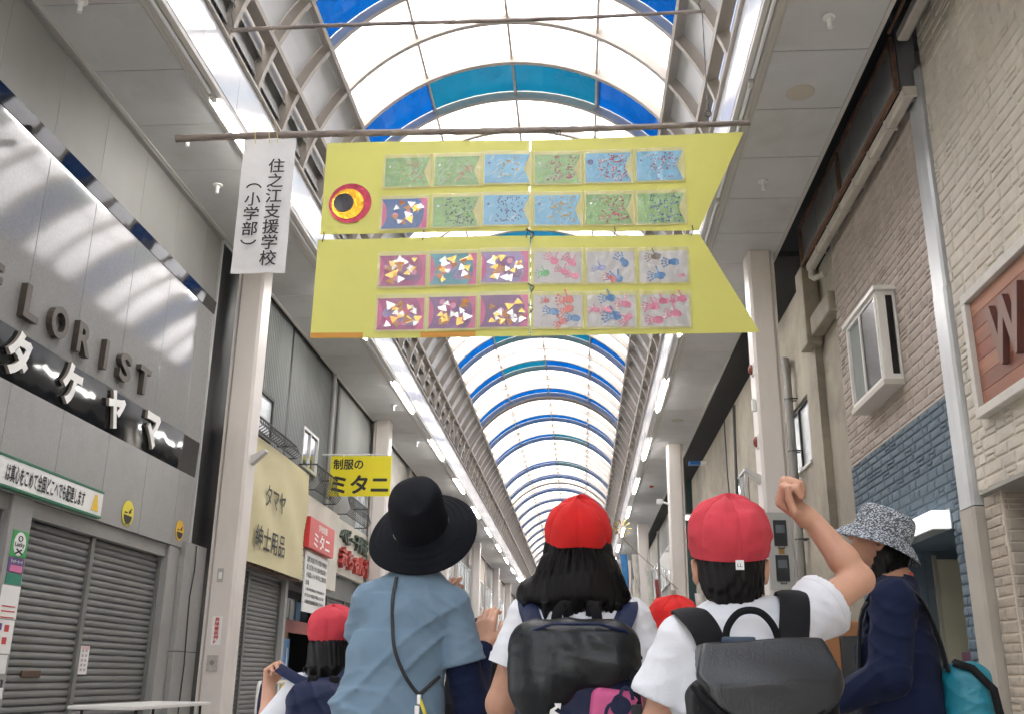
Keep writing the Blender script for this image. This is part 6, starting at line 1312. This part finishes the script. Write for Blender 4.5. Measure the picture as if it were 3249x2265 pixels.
F.box(TK(0, .115, -.08), (.11, .08, .11), .02, HK, .012, -1); F.ell(TK(0, .09, -.02), (.07, .05, .07), HK, .01, -1); F.disp(lambda X, Y, Z: (.002*np.sin(X*300+Z*30+Y*200)+np.where(Z < 1.03, .006*np.sin(X*150), 0)).astype(np.float32)); hk = F.mesh('hair', Mhair, kid, 1)
def rt4(r):
    t = rad(r.uniform(185, 355)); zt, zb = 1.125, r.uniform(.915, 1.0); return [(.079*math.cos(t)*(1-.12*f*f)+r.uniform(-.003, .003), -.03+.075*math.sin(t)*(1-.15*f), zt+(zb-zt)*f) for f in (0, .35, .7, 1)]
strands(kid, hk, 1300, 12, rt4, w=.0006)
cap_mesh(kid, JS['head'][0], HK, .95, Mred2, seed=5, tilt=.04, puff=1.05, crumple=.003)
MB().tube([TK(.087*math.cos(a), .103*math.sin(a), .004) for a in [2*math.pi*i/40 for i in range(41)]], .005, 6, cap=False, up=(0, 0, 1), flat=1.6).build('white_lining', Mwsh, kid, True)
bkS = thing('backpack', 'navy drawstring backpack on the small girl at the left', 'backpack', (-.945, 3.9-.17, .62))
F = SDF((-.2, -.15, -.1), (.2, .13, .42), .005); F.box((0, .02, .15), (.125, .07, .2), .055); F.ell((0, .02, .33), (.08, .05, .04), None, .04); F.disp(folds(.009, 33, 26, 8)); F.mesh('bag', Mnvn, bkS, 1)
for x in (-.03, .05): MB().cbox(x-.018, x+.018, -.02, .02, .345, .378, .006).build('loop', Mblkc, bkS)
ribbon('shoulder_strap', [(-.03, .01, .345), (-.10, .06, .362), (-.17, .13, .388), (-.235, .20, .412)], .042, .008, Mnvn, bkS, (0, -1, .5)); ribbon('shoulder_strap', [(-.255, .215, .40), (-.275, .20, .30), (-.270, .19, .18), (-.262, .18, .05)], .036, .007, Mnvn, bkS, (0, -1, 0)); ribbon('shoulder_strap', [(.06, .03, .36), (.09, .09, .41), (.10, .16, .42), (.095, .24, .36)], .045, .012, Mnvn, bkS, (0, -.8, .6))
# ------------------------------------------------------------------ children farther in
JR = dict(head=((-.03, 0, 1.155), .15, .2, .93), neck=(-.01, -.01, 1.05), sL=(-.115, 0, .985), eL=(-.165, .02, .79), wL=(-.14, .14, .68), sR=(.105, 0, .985), eR=(.15, .02, .79), wR=(.13, .14, .68), hip=.62)
rR = [(0, 0, .58, .14, .1), (0, 0, .76, .135, .1), (0, -.005, .9, .14, .1), (0, -.01, .98, .128, .085), (0, -.01, 1.02, .08, .06)]
k2, _, _, T2_, H2_ = person('child in red cap and red jacket, half hidden between the girl and the boy', (.365, 3.75, 0), JR, shirt=Mred1, sh_name='jacket', rings=rR, long_=True, arm=(.042, .038, .025), bounds=((-.3, -.22, -.01), (.3, .26, 1.38)), seed=27, fold=.008, h=.006)
hair_short(k2, T2_, H2_, JR['head'][0], .93, .12, 25, (-.16, -.2, .98), (.14, .2, 1.33)); cap_mesh(k2, JR['head'][0], H2_, .95, Mred1, seed=15, tilt=.1, puff=1.06, crumple=.004)
F = SDF((-.16, -.2, .98), (.14, .12, 1.24), .005); F.torso([(-.015, -.03, 1.02, .115, .10), (-.015, -.03, 1.12, .098, .10), (-.015, -.03, 1.19, .088, .09)], .02); F.ell((-.015, .06, 1.12), (.075, .11, .16), None, .01, -1); F.disp(folds(.008, 44, 30, 20)); F.mesh('hood', Mred1, k2, 1)
JD = dict(head=((0, 0, 1.27), .05, .4, .95), neck=(0, -.01, 1.13), sL=(-.125, 0, 1.06), eL=(-.17, .02, .85), wL=(-.15, .1, .66), sR=(.125, 0, 1.06), eR=(.17, .02, .85), wR=(.15, .1, .66), hip=.68)
rD = [(0, 0, .64, .15, .105), (0, 0, .82, .145, .105), (0, -.005, .97, .15, .105), (0, -.01, 1.05, .138, .09), (0, -.01, 1.09, .085, .065)]
k3, _, _, T3_, H3_ = person('dark clothed child standing farther along the arcade', (-.66, 6.6, 0), JD, shirt=Mblkc, sh_name='jacket', rings=rD, long_=True, bounds=((-.3, -.22, -.01), (.3, .26, 1.46)), seed=29, h=.007)
hair_short(k3, T3_, H3_, JD['head'][0], .95, .12, 26, (-.16, -.2, 1.08), (.16, .2, 1.46))
# ------------------------------------------------------------------ streamers, pinwheel and signs farther along the right
Mgold = mat('gold_pinwheel', (.62, .48, .14), .3, metal=.8)
pw = thing('streamer_pole', 'slanted pole with a gold pinwheel leaning out from the right column', 'pole', (2.33, 24.3, 3.6))
MB().tube([(0, 0, -.55), (-.9, -.1, .25), (-1.62, -.2, .95)], .010, 6).build('pole', mat('pole_wood', (.35, .27, .16), .6), pw)
for i in range(10): a = i*.628; MB().add([(-1.3+.03*math.cos(a), -.22, .86+.03*math.sin(a)), (-1.3+.22*math.cos(a-.12), -.26, .86+.22*math.sin(a-.12)), (-1.3+.22*math.cos(a+.12), -.20, .86+.22*math.sin(a+.12))], [(0, 1, 2)]).build('vane', Mgold, pw, fix=False)
MB().tube([(-1.72+.13*math.cos(a), -.2, 1.02+.13*math.sin(a)) for a in [i*math.pi/8 for i in range(17)]], .014, 5, cap=False).build('hoop', Miron, pw)
def streamer(label, x, y, zt, L, w, cols, tail=True):
    t = thing('carp_streamer', label, 'streamer', (x, y, zt), 'carp streamers by the right column')
    ms = [mat('stream_%d_%d_%d' % tuple(round(c*99) for c in col), col, .7, .35, 7, stretch=(1, 1, .4)) for col in cols]; n = 14; rows = []
    for i in range(n+1):
        f = i/n; r = w*.62*(1-.35*f)*(1+.05*math.sin(f*9)); rows.append([(r*math.cos(a)+.05*math.sin(f*3), r*.45*math.sin(a), -L*f) for a in [2*math.pi*j/12 for j in range(12)]])
    k = len(ms)
    for q in range(k): MB().grid(rows[q*n//k:(q+1)*n//k+1], True).build('body', ms[q], t, True)
    MB().tube([(-w*.6, 0, 0), (0, 0, .3), (w*.6, 0, 0)], .004, 4).build('cord', Miron, t)
for a in (('blue carp streamer hanging left of the far right column', 1.05, 24.2, 3.85, 1.5, .13, [(.05, .22, .5), (.06, .25, .55)]), ('white carp streamer beside the blue one', 1.32, 24.2, 3.85, 1.9, .13, [(.6, .58, .52), (.6, .57, .5), (.1, .3, .08)]), ('pale streamer with green tail next to the column', 1.62, 24.0, 3.45, 1.7, .12, [(.6, .6, .55), (.55, .58, .5), (.1, .32, .1)]), ('red and brown carp streamer in front of the column', 2.15, 24.0, 3.0, 2.2, .15, [(.5, .48, .44), (.35, .1, .06), (.33, .09, .05), (.3, .08, .05)]), ('purple and white carp streamer right of the column', 2.75, 23.6, 2.9, 1.7, .18, [(.6, .6, .62), (.18, .12, .3), (.2, .15, .28), (.4, .25, .15)]), ('dark red slim streamer behind the pale one', 1.85, 24.6, 3.3, 2.1, .08, [(.3, .06, .06), (.25, .05, .05)])): streamer(*a)
yb = thing('orange_board', 'upright orange yellow board beside the far right column', 'sign', (2.95, 22.9, 0)); MB().cbox(-.02, .02, -.45, .45, .3, 3.1, .006).build('panel', mat('orange_board', (.62, .33, .02), .5, .05, 3), yb); MB().box(-.03, .03, -.5, -.452, 0, 3.15).build('post', Malu, yb); MB().box(-.03, .03, .452, .5, 0, 3.15).build('post', Malu, yb)
rs = thing('round_wall_sign', 'round white sign projecting from the far right column', 'sign', (2.16, 24.75, 3.75)); MB().prism([(.2*math.cos(2*math.pi*i/28), .22*math.sin(2*math.pi*i/28)) for i in range(28)], -.03, .03, 'y').build('disc', Mwhite, rs)
cs = thing('crossing_sign', 'round blue road sign with two white figures beyond the blue shirt', 'sign', (-3.02, 20.0, 0)); MB().tube([(0, 0, 0), (0, 0, 2.55)], .03, 8).build('post', Malu, cs, True)
MB().prism([(.30*math.cos(2*math.pi*i/32), 2.25+.30*math.sin(2*math.pi*i/32)) for i in range(32)], -.055, -.035, 'y').build('disc', mat('sign_blue', (.01, .12, .42), .4), cs); MB().tube([(.30*math.cos(2*math.pi*i/32), -.058, 2.25+.30*math.sin(2*math.pi*i/32)) for i in range(33)], .012, 6, cap=False).build('rim', Mwhite, cs)
for dx, sc in ((-.06, 1), (.07, .75)):
    mb = MB(); mb.disc((dx, -.0565, 2.25+.13*sc), XP, ZP, .03*sc, .033*sc, 12); mb.add([(dx+a*sc, -.0565, 2.25+b*sc) for a, b in ((-.035, .09), (.035, .09), (.045, -.03), (.025, -.03), (.03, -.18), (.005, -.18), (0, -.05), (-.005, -.18), (-.03, -.18), (-.025, -.03), (-.045, -.03))], [tuple(range(11))]); mb.build('figure', Mwhite, cs)
fe = thing('planter_stand', 'low shop stand with blue goods beside the far right shops', 'stand', (1.9, 20, 0)); MB().cbox(-.4, .4, -.5, .5, .55, .62, .01).build('top', mat('stand_brown', (.18, .1, .06), .6, .2, 5), fe)
for sx in (-.35, .35):
    for sy in (-.45, .45): MB().box(sx-.03, sx+.03, sy-.03, sy+.03, 0, .55).build('leg', MATS['stand_brown'], fe)
for i in range(8): a = thing('goods_bag', 'small blue and clear goods bag on the brown shop stand', 'bag', (1.6+.2*(i % 4), 19.7+.5*(i//4), .62), 'goods on the brown stand'); F = SDF((-.1, -.1, -.02), (.1, .1, .26), .015); F.ell((0, 0, .1), (.07, .05, .10), None, 0); F.cap((0, 0, .15), (0, 0, .21), .035, .03, .03); F.cut((0, 0, .0), (0, 0, -1)); F.mesh('bag', mat('goods_blue' if i % 2 else 'goods_clear', (.08, .25, .45) if i % 2 else (.5, .55, .58), .3, .2, 9), a, 1)
bd = thing('menu_board', 'brown framed dark notice board left of the navy dressed woman', 'sign', (1.75, 6.3, 0)); MB().cbox(-.3, .3, -.03, .03, .25, 1.35, .03).build('frame', mat('frame_brown', (.24, .10, .03), .5, .2, 5), bd); MB().cbox(-.2, .2, -.045, -.031, .35, 1.26, .01).build('panel', Mblk, bd)
for sx in (-.2, .2): MB().box(sx-.02, sx+.02, -.03, .03, 0, .25).build('leg', MATS['frame_brown'], bd)
cl = thing('canopy_lamp', 'lit strip lamp in the right canopy gap beyond the second column', 'lamp', (2.95, 27.5, 5.2)); MB().cbox(-.25, .25, -.06, .06, 0, .08, .02).build('diffuser', mat('strip_lit', (.9, .9, .9), .4, emit=3), cl); MB().box(-.27, .27, -.07, .07, .081, .14).build('housing', Mhous, cl); MB().box(-.01, .01, -.01, .01, .14, 1.38).build('hanger', Miron, cl)
cm = thing('security_camera', 'white bracket camera beside the second right column', 'camera', (2.05, 24.4, 5.1)); MB().cbox(-.15, .0, -.06, .06, 0, .12, .02).build('body', Mwhite, cm); MB().tube([(0, 0, .05), (.15, 0, .0), (.28, 0, 0)], .025, 6).build('arm', Mwhite, cm)
